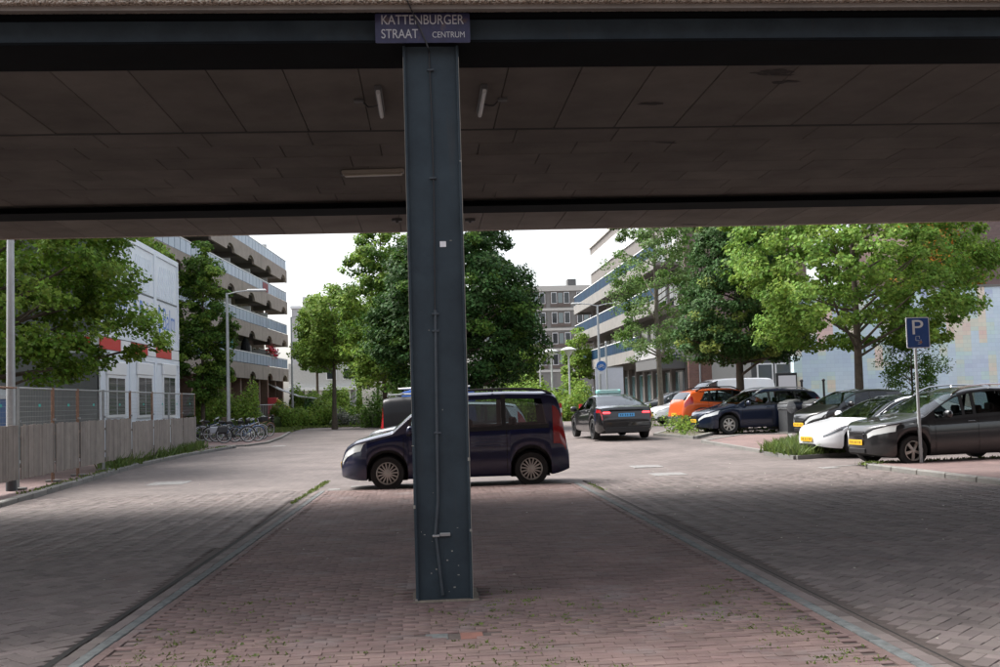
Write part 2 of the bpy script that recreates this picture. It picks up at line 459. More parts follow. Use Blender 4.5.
# left pavement with kerb
ky = [2,6,10,14,18,20,22.7,25,28,30,32.2,35,38,40.5,43,44.6]
def strip(name, inner, outer, z, m):
    b = MB(); n = len(ky)
    vs = [(inner(y), y, z) for y in ky] + [(outer(y), y, z) for y in ky]
    b.add(vs, [(i, i+1, n+i+1, n+i) for i in range(n-1)]); return b.build(name, m)
lp = strip('left_pavement', lambda y: -11.8, lambda y: lkerb(y)-.16, .10, M_pave_red); tag(lp, kind='structure')
y = 12.
while y < 44.4:
    L = 1.0; x0, x1 = lkerb(y), lkerb(y+L); a = atan2(x1-x0, L)
    b = MB(); b.box(-.16, -L/2+.004, -.2, 0, L/2-.004, 0, bev=.02)
    o = b.build('kerb_stone', M_kerb, lp, loc=((x0+x1)/2, y+L/2, .115+rng.uniform(-.004,.004))); o.rotation_euler = (0,rng.uniform(-.01,.01),-a)
    y += L
b = MB(); b.box(0,0,0,2.6,.15,.2,bev=.02)
o = b.build('kerb_stone', M_kerb, lp, loc=(-10.4,44.4,-.085))
# bike stand area: low pavement with kerb
ba = sheet('bicycle_pavement', [(-12.5,46),(-7.7,46.2),(-7.2,49),(-7.5,56),(-8.3,66),(-13,66)], .05, M_pave_red); tag(ba, kind='structure')
for (p, q) in (((-7.7,46.2),(-7.2,49)),((-7.2,49),(-7.5,56)),((-7.5,56),(-8.3,66)),((-12.5,46),(-7.7,46.2))):
    b = MB(); b.bar((p[0],p[1],.0),(q[0],q[1],.0),.16,.16); b.build('kerb_stone', M_kerb, ba)
# weeds along fence and pavement
pts = []
for k in range(420):
    y = rng.uniform(29.5, 43.5); 
    if rng.random() > (.25 if y < 33 else .9): continue
    pts.append((-8.75 + rng.uniform(-.15,.35) - (.3 if y > 33 else 0), y, .1))
tufts('fence_weeds', pts, .34, .06, mat('weed_leaf', (.10,.15,.035), .7, isl=.35, trans=.35), per=6, label='tall green weeds at the foot of the plank fence', cat='weeds')
pts = [(lkerb(y)-.2+rng.uniform(-.1,.1), y, .1) for y in (rng.uniform(22,44) for _ in range(150))]
tufts('pavement_grass', pts, .05, .05, M_grass, per=6, label='short grass along the left kerb in front of the fence', cat='grass')

# right pavement in front of the dark grey people carrier
e0, e1, e2 = gt(862,470), gt(930,462), gt(1000,456)
rp = MB()
top = [(rkerb(2)+.16,2,.1),(rkerb(12)+.16,12,.1),(rkerb(17.4)+.16,17.4,.1),(9.28,22.1,.1),(9.6,22.25,.1),(11.3,22.4,.1),(13.6,22.72,.1),(17.5,23.2,.12),(30,24,.14),(30,2,.1)]
rp.add(top, [tuple(range(len(top)))]); rp = rp.build('right_pavement', M_pave_red); tag(rp, kind='structure')
y = 12.2
while y < 22.0:
    L = .98; x0, x1 = rkerb(y), rkerb(y+L); a = atan2(x1-x0, L)
    b = MB(); b.box(0, -L/2+.004, -.2, .16, L/2-.004, 0, bev=.02)
    o = b.build('kerb_stone', M_kerb, rp, loc=((x0+x1)/2, y+L/2, .115+rng.uniform(-.004,.004))); o.rotation_euler = (0,rng.uniform(-.01,.01),-a)
    y += L
pp = [(9.2,22.2),(9.65,22.3),(11.3,22.46),(13.6,22.78),(17.5,23.25)]
for i in range(4):
    (xa,ya),(xb,yb) = pp[i], pp[i+1]; n = max(1, round(math.hypot(xb-xa,yb-ya)))
    for k in range(n):
        t0, t1 = k/n, (k+1)/n
        b = MB(); b.bar((xa+(xb-xa)*t0,ya+(yb-ya)*t0,.05),(xa+(xb-xa)*(t1-.01),ya+(yb-ya)*(t1-.01),.05),.12,.13); b.build('kerb_stone', M_kerb, rp)
pts = []
for i in range(3):
    (xa,ya),(xb,yb) = pp[i], pp[i+1]
    for k in range(45): t = rng.random(); pts.append((xa+(xb-xa)*t+rng.uniform(-.1,.1), ya+(yb-ya)*t+rng.uniform(-.02,.2), .08))
tufts('kerb_weeds', pts, .07, .05, M_grass, per=6, label='low weeds between the parking sign and the dark grey car', cat='weeds')
# raised paved patch and green beds between the bays
def bed(name, pix, z, m, kerb=True, dz=0.):
    pts = [gt(*p) for p in pix]
    b = MB(); n = len(pts)
    b.add([(p.x,p.y,p.z+z) for p in pts], [tuple(range(n))]); o = b.build(name, m); tag(o, kind='structure')
    if kerb:
        for i in range(n):
            p, q = pts[i], pts[(i+1)%n]; L = (q-p).length; k = max(1, round(L/1.0))
            for j in range(k):
                a = p.lerp(q, j/k); c = p.lerp(q, (j+.985)/k)
                if proj(a)[0] > 1050: continue
                kb = MB(); kb.bar((a.x,a.y,a.z+z-.06),(c.x,c.y,c.z+z-.06),.13,.15); kb.build('kerb_stone', M_kerb, o)
    return pts
bed('parking_patch', [(703,443),(762,453),(793,447),(790,436),(740,437)], .07, M_pave_red)
bp1 = bed('grass_bed', [(766,455),(796,459.5),(860,455),(840,445),(795,445)], .08, M_soil)
bp2 = bed('plant_bed', [(655,436),(695,439),(716,434),(676,430)], .08, M_soil)
def inside(poly, x, y):
    c = False; j = len(poly)-1
    for i in range(len(poly)):
        if (poly[i].y > y) != (poly[j].y > y) and x < (poly[j].x-poly[i].x)*(y-poly[i].y)/(poly[j].y-poly[i].y)+poly[i].x: c = not c
        j = i
    return c
def scatter(poly, n):
    out = []; X = [p.x for p in poly]; Y = [p.y for p in poly]
    while len(out) < n:
        x, y = rng.uniform(min(X),max(X)), rng.uniform(min(Y),max(Y))
        if inside(poly, x, y): out.append((x, y, zg(x,y)+.08))
    return out
tufts('bed_grass', scatter(bp1, 700), .26, .05, mat('bright_grass', (.115,.165,.04), .7, isl=.35, trans=.35), per=7, label='lush grass in the kerbed bed before the white car', cat='grass')
# pale slabs and parking marks set in the street
def mark(px, py, w, l, label, rz=0.):
    c = gt(px, py); h = .03 if c.y < 21.6 else .008
    b = MB(); b.box(-w/2,-l/2,-.02,w/2,l/2,0,bev=.004)
    o = b.build('road_marking', M_white_mark, None, loc=(c.x,c.y,c.z+h)); o.rotation_euler = (0,0,rz)
    tag(o, label, 'road marking', 'pale marks set in the brick street'); return o
for a_ in ((169,483.3,.85,1.0,'pale grey slab in the street near the plank fence'),
    (646,466.5,.68,.75,'farther of two pale slabs in the right roadway'),
    (668,474.2,.70,.75,'nearer of two pale slabs in the right roadway'),
    (279,446.2,.55,.9,'short white mark in the street before the bicycles'),
    (334,489.6,.25,.3,'short white parking mark at the left end of the island'),
    (362,486.6,.45,.3,'white parking mark under the front bumper of the blue van'),
    (556,484.6,.35,.3,'white parking mark behind the rear wheel of the blue van'),
    (829,467.8,.35,.4,'small white bay mark in front of the white car')): mark(*a_)
mark(855,465.2,.12,1.3,'thin white bay line between the white car and the dark grey car',radians(-68))

# specks of litter on the paving
V_ = []; 
for k in range(110):
    if k % 3: x, y, z = rng.uniform(3.3,8.9), 7+18*rng.random(), .032
    else: x, y, z = rng.uniform(-7.2,2.6), 8+17*rng.random(), .056
    if y > 21.5: z = zg(x,y)+.012
    a, s_ = rng.uniform(0,pi), rng.uniform(.010,.028)
    V_ += [(x+s_*cos(a),y+s_*sin(a),z),(x-s_*.6*sin(a),y+s_*.6*cos(a),z+.004),(x-s_*cos(a),y-s_*sin(a),z),(x+s_*.6*sin(a),y-s_*.6*cos(a),z+.006)]
o = npmesh('litter', np.array(V_), np.arange(len(V_)).reshape(-1,4), mat('pale_litter', (.45,.43,.36), .8, isl=.4)); tag(o, 'tiny pale specks of litter scattered over the paving', 'litter', kind='stuff')
# ================================================================== bridge overhead
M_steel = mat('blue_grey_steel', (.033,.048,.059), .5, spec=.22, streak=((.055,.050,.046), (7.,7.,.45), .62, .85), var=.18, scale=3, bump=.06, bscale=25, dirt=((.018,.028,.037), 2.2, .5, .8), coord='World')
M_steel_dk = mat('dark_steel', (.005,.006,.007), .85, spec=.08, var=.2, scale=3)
M_soffit = mat('soffit_board', (.168,.152,.135), .95, spec=.15, var=.18, scale=1.4, isl=.10, bump=.5, bscale=130, coord='World', dirt=((.135,.115,.10), .9, .56, .8))
M_slab = mat('deck_concrete', (.20,.18,.16), .9, var=.2, scale=2, bump=.3, bscale=40)
M_gap = mat('joint_dark', (.02,.018,.016), .95)
def aggregate_mat():
    m = mat('exposed_aggregate', (.30,.26,.22), .9)
    n, l = m.node_tree.nodes, m.node_tree.links; b = n['Principled BSDF']
    g = n.new('ShaderNodeNewGeometry'); v = n.new('ShaderNodeTexVoronoi'); v.inputs['Scale'].default_value = 75
    l.new(g.outputs['Position'], v.inputs[0])
    cr = n.new('ShaderNodeValToRGB'); e = cr.color_ramp.elements; e[0].color = (.10,.085,.07,1); e[1].color = (.55,.50,.44,1)
    x = cr.color_ramp.elements.new(.45); x.color = (.30,.22,.16,1)
    sp = n.new('ShaderNodeSeparateColor'); l.new(v.outputs['Color'], sp.inputs[0]); l.new(sp.outputs[0], cr.inputs[0])
    l.new(cr.outputs[0], b.inputs['Base Color'])
    bp = n.new('ShaderNodeBump'); bp.inputs['Strength'].default_value = .8; bp.inputs['Distance'].default_value = .02; bp.invert = True
    l.new(v.outputs['Distance'], bp.inputs['Height']); l.new(bp.outputs[0], b.inputs['Normal'])
    return m
M_aggr = aggregate_mat()
BX0, BX1 = -42., 44.
CX = .11                                            # column centre
ZB = 4.735                                          # underside of the beams
ZS = 4.85                                           # soffit
YF = aty(435, 230, 1).y and 19.95                   # far edge of the deck
zlip, zagg = aty(435, 9, 8.85).z, aty(435, 2.2, 8.80).z
bridge = thing('viaduct', 'low viaduct crossing the street overhead on blue grey steel beams', 'bridge', (0,0,0))
b = MB(); b.box(BX0, 9.12, ZS+.03, BX1, YF-.02, 5.5); deck = b.build('deck', M_slab, bridge)
b = MB(); b.box(BX0, 8.80, zagg, BX1, 9.119, 6.0, bev=.012); b.build('fascia', M_aggr, deck)
b = MB(); b.box(BX0, 8.85, zlip, BX1, 8.92, zagg-.001); b.build('fascia_lip', M_slab, deck)
b = MB(); b.box(BX0, YF-.019, ZS+.005, BX1, YF+.12, 6.0, bev=.012); b.build('fascia', M_aggr, deck)
# steel beams: flanges and web
def beam(y0, y1, name='edge_beam'):
    b = MB(); b.box(BX0, y0, ZB, BX1, y1, ZB+.028, bev=.004); o = b.build('beam', M_steel_dk, bridge)
    b = MB(); ym = y0+.10 if y0 < 12 else (y0+y1)/2-.01
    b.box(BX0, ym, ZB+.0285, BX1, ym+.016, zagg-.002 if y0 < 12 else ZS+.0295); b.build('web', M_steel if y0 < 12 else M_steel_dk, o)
    if y0 < 12:
        b = MB(); b.box(BX0, y0+.03, zagg-.045, BX1, ym-.001, zagg-.004); b.build('top_flange', M_steel_dk, o)
    b = MB(); b.box(BX0, y1-.045, ZB+.029, BX1, y1-.03, ZS+.0295); b.build('rear_web', M_steel_dk, o)
    return o
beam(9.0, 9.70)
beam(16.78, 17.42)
# soffit boards
def panel(x0, y0, x1, y1):
    b = MB(); g = .004
    cx, cy = (x0+x1)/2, (y0+y1)/2
    b.box(x0-cx+g, y0-cy+g, 0, x1-cx-g, y1-cy-g, .024, bev=.005)
    o = b.build('soffit_panel', M_soffit, bridge, loc=(cx, cy, ZS+rng.uniform(-.002,.003)), fix=False)
    return o
P0 = None
def row(ya, yb, w, off, xa=-13.5, xb=14.5):
    x = xa+off; me = None
    while x < xb:
        panel(x, ya, x+w, yb); x += w
seam = aty(118, 70, 9.75).x                         # one seam of the first strip, read from the photograph
row(9.69, 12.38, .712, (seam+13.5) % .712)
ry = np.linspace(12.47, 16.80, 8)
for k in range(7): row(ry[k], ry[k+1], 1.22, (k % 2)*.61+.2*((k*7) % 3))
row(17.40, YF-.03, .712, .3)
b = MB(); b.box(BX0, 12.385, ZS+.004, BX1, 12.465, ZS+.03); b.build('joint_strip', M_gap, bridge)
# dark damp stains on the boards
def stain(px, py, y, L, W, n, name='damp_stain'):
    b = MB()
    d = ray(px, py); c = CAMP + d*((ZS-EYE)/d.z)
    for k in range(n):
        x, yy = c.x+rng.gauss(0,L*.4), c.y+rng.gauss(0,W*.5); a, s = rng.uniform(.05,.16), rng.uniform(.02,.05)
        N = 11
        b.add([(x+a*cos(2*pi*i/N)*rng.uniform(.6,1.2), yy+s*sin(2*pi*i/N)*rng.uniform(.6,1.2)+a*.15*cos(2*pi*i/N), ZS-.0035-.0003*k) for i in range(N)], [tuple(range(N))])
    b.build(name, mat('damp_stain', (.035,.028,.025), .9), bridge)
stain(770, 72, 10.3, .30, .12, 9); stain(782, 82, 10.3, .10, .05, 4); stain(652, 103, 11.4, .1, .06, 4); stain(668, 142, 13, .1, .08, 4); stain(690, 224, 19.6, .25, .03, 4)

# columns: H sections with the web to the front
def column(x, y, label):
    t = thing('steel_column', label, 'column', (x, y, 0), 0, 'steel columns under the viaduct')
    w, d = .478, .50; h = ZB-.001
    b = MB(); b.box(-w/2+.024, .030, .03, w/2-.024, .046, h); web = b.build('web', M_steel, t)
    for s in (-1, 1):
        b = MB(); b.box(s*w/2-.012-.012*s*1.0, 0, .03, s*w/2+.012-.012*s, d, h, bev=.004); b.build('flange', M_steel, t)
    b = MB(); b.box(-w/2+.024, d-.046, .03, w/2-.024, d-.03, h); b.build('web', M_steel, t)
    b = MB(); b.box(-w/2-.03, -.025, .0, w/2+.05, d+.05, .046, bev=.01); b.build('mortar_collar', mat('mortar', (.15,.125,.098), .95, var=.3, scale=14, bump=.6, bscale=60), t)
    # chipped paint along the flange edges and foot, then a painted edge highlight
    b = MB()
    for k in range(7):
        s = rng.choice((-1,1)); z = rng.uniform(.05, 4.6)*rng.random()**.4; L = rng.uniform(.006,.035)
        b.box(s*w/2-.006-(.012 if s > 0 else -.0), -.0015, z, s*w/2+.006-(.0 if s > 0 else -.012)-.004, .0005, z+L)
    for k in range(18):
        xx = rng.uniform(-w/2+.04,w/2-.06); z = abs(rng.gauss(0,.35))+.06 if k < 14 else rng.uniform(.1,4.4)
        b.box(xx, .0285, z, xx+rng.uniform(.004,.02), .0299, z+rng.uniform(.004,.014))
    b.box(w/2-.005,-.0012,.05,w/2-.001,.0003,h-.1); b.box(-w/2+.001,-.0012,1.6,-w/2+.004,.0003,h-.1)  # long pale strips: light catching the flange edges, put in as colour
    b.build('chips_and_edge_highlight', mat('primer_and_highlight', (.26,.25,.22), .8), t)
    return t
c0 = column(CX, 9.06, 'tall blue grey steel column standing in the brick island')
b = MB(); zz = aty(443,244,9.08).z; xx = aty(443,244,9.08).x-CX
b.box(xx-.026, .026, zz-.024, xx+.026, .0297, zz+.024); b.build('sticker', mat('white_sticker', (.75,.76,.78), .5), c0)
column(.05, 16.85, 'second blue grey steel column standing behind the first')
# cable and conduit on the front of the column
cd = thing('conduit', 'thin cable and pipe clipped to the middle of the steel column', 'conduit', (CX, 9.09, 0))
def cp(px, py, d=0.): p = aty(px, py, 9.075); return (p.x-CX, -.012-d, p.z)
M_cond = mat('painted_conduit', (.042,.055,.066), .4, var=.2)
b = MB(); b.tube([aty(407,0,8.79)-Vector((CX,9.09,0)), aty(416,20,8.94)-Vector((CX,9.09,0)), aty(426,42,8.975)-Vector((CX,9.09,0)), aty(428,47.5,8.985)-Vector((CX,9.09,0)), cp(429,52), cp(432,120), cp(434,200), cp(435,312)], .007, 6)
b.build('cable', mat('black_cable', (.02,.022,.025), .5), cd)
b = MB(); b.tube([cp(435.3,310), cp(436.5,400), cp(438,500), cp(435.5,534), cp(437,545), cp(441,580), cp(443,595)], .013, 8); b.build('pipe', M_cond, cd, smooth=40)
for py, px in ((70,430.5),(178,433),(314,435.3),(331,435.7),(433,437.5),(536,436)):
    x, y, z = cp(px, py); bb = MB(); bb.box(x-.03, y-.014, z-.009, x+.03, y+.012, z+.009, bev=.003); bb.build('clamp', M_cond if py < 500 else mat('galvanised', (.34,.35,.35), .45, .6), cd)
x, y, z = cp(436,535); bb = MB(); bb.box(x+.032, y-.004, z-.014, x+.12, y+.011, z+.014, bev=.003); bb.build('bracket', mat('galvanised', (.34,.35,.35), .45, .6), cd)

# street name plate on the beam
p0, p1 = aty(375.5, 43.5, 8.985), aty(469.5, 13.5, 8.985)
sg = thing('street_sign', 'blue enamel street name plate on the beam above the column', 'street sign', ((p0.x+p1.x)/2, 8.985, (p0.z+p1.z)/2))
W2, H2 = (p1.x-p0.x)/2, (p1.z-p0.z)/2
def rounded(w, h, r, k=5):
    out = []
    for cx, cy, a0 in ((w-r,h-r,0),(-w+r,h-r,pi/2),(-w+r,-h+r,pi),(w-r,-h+r,1.5*pi)):
        for i in range(k+1): a = a0+pi/2*i/k; out.append((cx+r*cos(a), cy+r*sin(a)))
    return out
b = MB(); b.prism(rounded(W2,H2,.015), -.012, .0, plane='xz'); b.build('plate', mat('blue_enamel', (.021,.022,.062), .4, var=.25, scale=8, dirt=((.085,.06,.06), 9, .58, .70)), sg)
M_wl = mat('white_lettering', (.42,.42,.43), .5)
rx = (pi/2, 0, 0)
def fit_text(body, px0, px1, py0, py1, par, yy, m, cx, cz):
    a, c = aty(px0, py1, yy), aty(px1, py0, yy)
    o = text_mesh(body, 1., m, par, (0,0,0), rx, extr=.0)
    xs_ = [v.co.x for v in o.data.vertices]; zs_ = [v.co.y for v in o.data.vertices]
    sx, sz = (c.x-a.x)/(max(xs_)-min(xs_)), (c.z-a.z)/(max(zs_)-min(zs_))
    for v in o.data.vertices: v.co.x = (v.co.x-min(xs_))*sx; v.co.y = (v.co.y-min(zs_))*sz
    o.location = (a.x-cx, yy-par.location.y, a.z-cz); return o
cz = sg.location.z
fit_text('KATTENBURGER', 381.5, 463.5, 14.6, 24.6, sg, 8.9705, M_wl, sg.location.x, cz)
fit_text('STRAAT', 381.5, 418, 29, 38.4, sg, 8.9705, M_wl, sg.location.x, cz)
fit_text('CENTRUM', 432.5, 464.5, 31.5, 37.6, sg, 8.9705, M_wl, sg.location.x, cz)

# lamps under the soffit
M_fit = mat('lamp_housing', (.10,.10,.10), .5)
M_tube = mat('dull_tube', (.55,.56,.55), .3, spec=.8)
def tube_lamp(px, py, label, rz, L=.98, side=1):
    d = ray(px, py); p = CAMP + d*((ZS-.06-EYE)/d.z)
    t = thing('tube_lamp', label, 'lamp', (p.x, p.y, ZS), rz, 'tube lamps fixed under the viaduct')
    b = MB(); b.box(-.035, -L/2, -.05, .035, L/2, -.002, bev=.006); b.build('housing', M_fit, t)
    b = MB(); b.tube([(0,-L/2+.02,-.068),(0,L/2-.02,-.068)], .022, 10); b.build('tube', M_tube, t, smooth=40)
    b = MB(); b.box(-side*.22-.05, .0, -.03, -side*.22+.05, .07, -.002, bev=.006); b.build('junction_box', M_fit, t)
    b = MB(); b.tube([(-side*.18,.06,-.02),(-side*.13,.14,-.05),(-side*.08,.12,-.055),(0,.05,-.05)], .008, 6); b.build('cable', mat('black_cable', (.02,.022,.025), .5), t)
    return t
tube_lamp(380, 104, 'short tube lamp under the viaduct left of the column', .0, side=1)
tube_lamp(482, 103, 'short tube lamp under the viaduct right of the column', .0, side=-1)
a0 = ray(342,176); a0 = CAMP + a0*((ZS-.08-EYE)/a0.z); a1 = ray(404,174); a1 = CAMP + a1*((ZS-.08-EYE)/a1.z)
t = thing('strip_light', 'long narrow strip light under the viaduct beside the column', 'lamp', ((a0.x+a1.x)/2, a0.y, ZS), atan2(a1.y-a0.y, a1.x-a0.x))
Lh = (a1-a0).length/2
b = MB(); b.box(-Lh, -.06, -.06, Lh, .06, -.002, bev=.008); b.build('housing', mat('aged_housing', (.30,.27,.22), .5), t)
b = MB(); b.box(-Lh+.03, -.05, -.085, Lh-.03, .05, -.0605, bev=.012); b.build('diffuser', mat('aged_diffuser', (.42,.38,.30), .4), t)
b = MB(); b.box(-Lh-.012, -.05, -.07, -Lh-.001, .05, -.004); b.build('end_cap', M_fit, t)
for px, lab in ((397,'left'),(470,'right')):
    d = ray(px, 221.5); p = CAMP + d*((ZS-.05-EYE)/d.z)
    t = thing('clamp_bracket', 'small dark bracket under the far deck edge, %s of the column' % lab, 'bracket', (p.x, p.y, ZS), 0, 'brackets under the far edge')
    b = MB(); b.box(-.09,-.03,-.05,.09,.03,-.001, bev=.006); b.build('plate', M_fit, t)
    b = MB(); b.box(-.02,-.05,-.085,.02,.02,-.0505, bev=.004); b.build('bolt', M_fit, t)
# ================================================================== buildings
M_conc = mat('brown_concrete', (.30,.255,.22), .9, var=.15, scale=1.5, bump=.4, bscale=30, streak=((.15,.13,.115), (.8,.8,.12), .55, .8))
M_concB = mat('beige_concrete', (.205,.197,.184), .9, var=.12, scale=1.2, bump=.4, bscale=30, streak=((.27,.24,.21), (.7,.7,.10), .55, .8))
M_wallw = mat('white_wall', (.62,.62,.60), .8, var=.1, scale=1)
M_dkin = mat('dark_recess', (.055,.05,.047), .9, var=.2, scale=1)
M_glass = mat('window_glass', (.025,.03,.035), .06, spec=.8)
M_frame = mat('white_frame', (.72,.73,.73), .5)
M_fr_br = mat('brown_frame', (.13,.10,.085), .6)
M_railp = mat('frosted_panel', (.21,.28,.37), .35, var=.2, scale=.7, isl=.12)
M_rail_bl = mat('navy_panel', (.006,.028,.060), .6, spec=.15, var=.2, scale=2, isl=.15)
M_brick_br = brick_ground_mat('brown_wall_brick', (.185,.125,.115), (.145,.10,.095), (.16,.13,.12), rot=0, big=.15)
M_brick_rd = brick_ground_mat('red_wall_brick', (.27,.15,.12), (.21,.12,.10), (.22,.18,.16), rot=0, big=.15)
for m_ in (M_brick_br, M_brick_rd):                 # wall bricks stand upright: map x and z
    n, l = m_.node_tree.nodes, m_.node_tree.links
    mp = [q for q in n if q.type == 'MAPPING'][0]; mp.inputs['Rotation'].default_value = (radians(90),0,0)
M_galv = mat('galvanised_pole', (.40,.42,.43), .5, .3, var=.1)
M_roofm = mat('roof_felt', (.12,.12,.12), .9)

# ---- apartment block on the left
BL = Vector((-11.7,93,0)); BD = Vector((-.057,-.998,0)).normalized(); BO = Vector((-BD.y, BD.x, 0)); BO = Vector((.998,-.057,0))
bl = thing('apartment_block', 'long apartment block with brown scalloped balconies on the left of the street', 'building', BL, atan2(BD.y, BD.x))
def fl(px, py, off=0.):
    d = ray(px, py); o = BL + BO*off; t = (o-CAMP).dot(BO)/d.dot(BO); P = CAMP+d*t
    return (P-BL).dot(BD), P.z
LX = 44.
zb_ = [3.67, 6.62, 9.42, 12.15]
b = MB(); b.box(.6, -12, .0, LX, -1.9, 14.2); b.build('wall', M_conc, bl)
for si, z0 in enumerate(zb_):
    hF = 1.05
    poly = [(0, z0+hF), (0, z0)]
    c = 1.6
    while c < LX-1.5:
        N = 9
        for i in range(N+1):
            a = pi - pi*i/N; poly.append((c+1.05*cos(a), z0+.52*sin(a)))
        c += 6.2
    poly += [(LX, z0), (LX, z0+hF)]
    b = MB(); b.prism(poly, -.16, 0, plane='xz'); bal = b.build('balcony', M_conc, bl)
    b = MB(); b.box(.01, -1.9, z0+.35, LX, -.161, z0+.55); b.build('deck', mat('balcony_slab', (.20,.18,.17), .9), bal)
    b = MB(); b.box(-.02, -1.9, z0, .0-.001, -.0, z0+hF+.85) if si == 99 else b.box(0.02, -1.899, z0+.02, .18, -.161, z0+.349)
    b.build('cross_beam', M_conc, bal)
    for cc in np.arange(4.7, LX, 6.2):
        b = MB(); b.box(cc-.12, -1.899, z0+.0, cc+.12, -.161, z0+.349); b.build('cross_beam', mat('balcony_slab', (.20,.18,.17), .9), bal)
    me = None; x = .05; k = 0
    while x < LX-1.1:
        if me is None:
            b = MB(); b.box(0,-.10,0,1.02,-.07,.72); q = b.build('rail_panel', M_railp, bal, loc=(x,0,z0+hF+.06)); me = q.data
        else:
            q = link('rail_panel', me, bal, (x,0,z0+hF+.06))
        x += 1.10; k += 1
    b = MB(); b.box(0,-.12,z0+hF+.80,LX,-.05,z0+hF+.86); b.build('handrail', M_frame, bal)
    mp_ = None; x = .02
    while x < LX:
        if mp_ is None:
            b = MB(); b.box(-.02,-.13,0,.02,-.101,.8); q = b.build('rail_post', M_galv, bal, loc=(x,0,z0+hF)); mp_ = q.data
        else: link('rail_post', mp_, bal, (x,0,z0+hF))
        x += 2.2
    # doors, windows and white partitions behind each balcony
    x = .9; k = 0
    while x < LX-3:
        zz = z0+.55
        if k % 2 == 0:
            b = MB(); b.box(x,-1.899,zz+.75,x+2.2,-1.84,zz+2.25); w_ = b.build('window', M_frame, bl)
            for j in range(2):
                b = MB(); b.box(x+.08+j*1.05,-1.8395,zz+.83,x+1.07+j*1.05,-1.825,zz+2.17); b.build('pane', M_glass, w_)
        else:
            b = MB(); b.box(x+.3,-1.899,zz+.02,x+1.25,-1.84,zz+2.2); w_ = b.build('balcony_door', M_frame, bl)
            b = MB(); b.box(x+.4,-1.8395,zz+.12,x+1.15,-1.825,zz+2.1); b.build('pane', M_glass, w_)
            b = MB(); b.box(x+1.9,-1.898,zz+.01,x+2.0,-.5,zz+1.95); b.build('partition', M_wallw, bl)
        x += 3.1; k += 1
# one red rail panel
X, Z = fl(266.5, 292); b = MB(); b.box(X-.9,-.065,zb_[2]+1.10,X+1.0,-.05,zb_[2]+1.78); b.build('red_rail_panel', mat('faded_red', (.24,.05,.055), .7), bl)
# set-back top storey and its sunscreen
b = MB(); b.box(7.5,-11,14.21,LX,-3.2,17.0); b.build('top_storey', mat('grey_cladding', (.28,.27,.26), .8, var=.1), bl)
for k in range(4):
    b = MB(); b.box(6.5,-3.199,14.5+k*.62,LX,-2.3,14.62+k*.62); b.build('sunscreen_slat', M_galv, bl)
# ground floor: brown piers and glass
b = MB(); b.box(.3,-1.899,0,LX,-1.85,3.5); b.build('shop_front', M_dkin, bl)
x = .8
while x < LX-2:
    b = MB(); b.box(x,-1.6,0,x+.45,-.3,zb_[0]+.30); b.build('pier', mat('brown_pier', (.15,.09,.065), .8, var=.2), bl)
    for j in range(2):
        b = MB(); b.box(x+.6+j*1.2,-1.8495,.5,x+1.7+j*1.2,-1.80,2.9); f_ = b.build('window', M_fr_br if j else M_galv, bl)
        b = MB(); b.box(x+.68+j*1.2,-1.7995,.58,x+1.62+j*1.2,-1.785,2.82); b.build('pane', M_glass, f_)
    x += 3.1
# things on the balconies
X, Z = fl(231, 352); t = thing('windscreen_sheet', 'turquoise sheet screening a lower balcony of the left block', 'screen', BL+BD*X+BO*(-.3)+Vector((0,0,zb_[0]+1.05)), atan2(BD.y,BD.x))
b = MB(); N = 24
b.add([(-1.9+3.8*i/N, .03*sin(i*1.3), z) for z in (.0,1.55) for i in range(N+1)], [(i,i+1,N+2+i,N+1+i) for i in range(N)]); sh = b.build('sheet', mat('turquoise_cloth', (.10,.34,.42), .7, trans=.3), t)
for sx in (-1.9,0,1.9):
    b = MB(); b.tube([(sx,.0,-.5),(sx,0,1.6)], .02, 6); b.build('pole', M_galv, t)
X, Z = fl(255, 346); t = thing('folded_parasol', 'black folded parasol on the lowest balcony of the left block', 'parasol', BL+BD*X+BO*(-.7)+Vector((0,0,zb_[0]+.55)), 0)
b = MB(); b.tube([(0,0,0),(0,0,2.6)], .025, 6); b.build('pole', M_galv, t)
b = MB(); b.lathe([(.10,.9),(.34,1.1),(.38,1.5),(.30,2.1),(.12,2.5),(.02,2.6)], 10); b.build('canopy', mat('black_cloth', (.012,.012,.013), .9), t)
X, Z = fl(274, 355); t = thing('flower_box', 'red and pink flowers on the lowest balcony rail', 'flower box', BL+BD*X+BO*(-.1)+Vector((0,0,zb_[0]+1.92)), atan2(BD.y,BD.x))
b = MB(); b.box(-1.3,-.12,0,1.3,.12,.2,bev=.02); b.build('box', mat('planter', (.2,.19,.18), .8), t)
def blob_leaves(n, c, r, size):
    P = nrg.normal(0,1,(n,3))*np.array(r)*.5 + np.array(c)
    a = nrg.normal(0,1,(n,3)); a /= np.linalg.norm(a,axis=1)[:,None]
    q = nrg.normal(0,1,(n,3)); e1 = np.cross(a,q); e1 /= np.linalg.norm(e1,axis=1)[:,None]; e2 = np.cross(a,e1)
    s = (size*nrg.uniform(.6,1.3,n))[:,None]
    V = np.stack([P-e1*s,P-e2*s*.6,P+e1*s,P+e2*s*.6],1).reshape(-1,3)
    return V, np.arange(4*n).reshape(-1,4)
V_, F_ = blob_leaves(160,(.3,0,.4),(1.4,.25,.5),.11); npmesh('red_flowers', V_, F_, mat('red_petal', (.50,.02,.03), .6, isl=.2), t)
V_, F_ = blob_leaves(110,(-.7,0,.35),(.9,.25,.4),.11); npmesh('pink_flowers', V_, F_, mat('pink_petal', (.55,.08,.22), .6, isl=.2), t)
V_, F_ = blob_leaves(120,(0,0,.25),(2.0,.2,.3),.10); npmesh('leaves', V_, F_, mat('planter_leaf', (.05,.09,.025), .6, isl=.3), t)

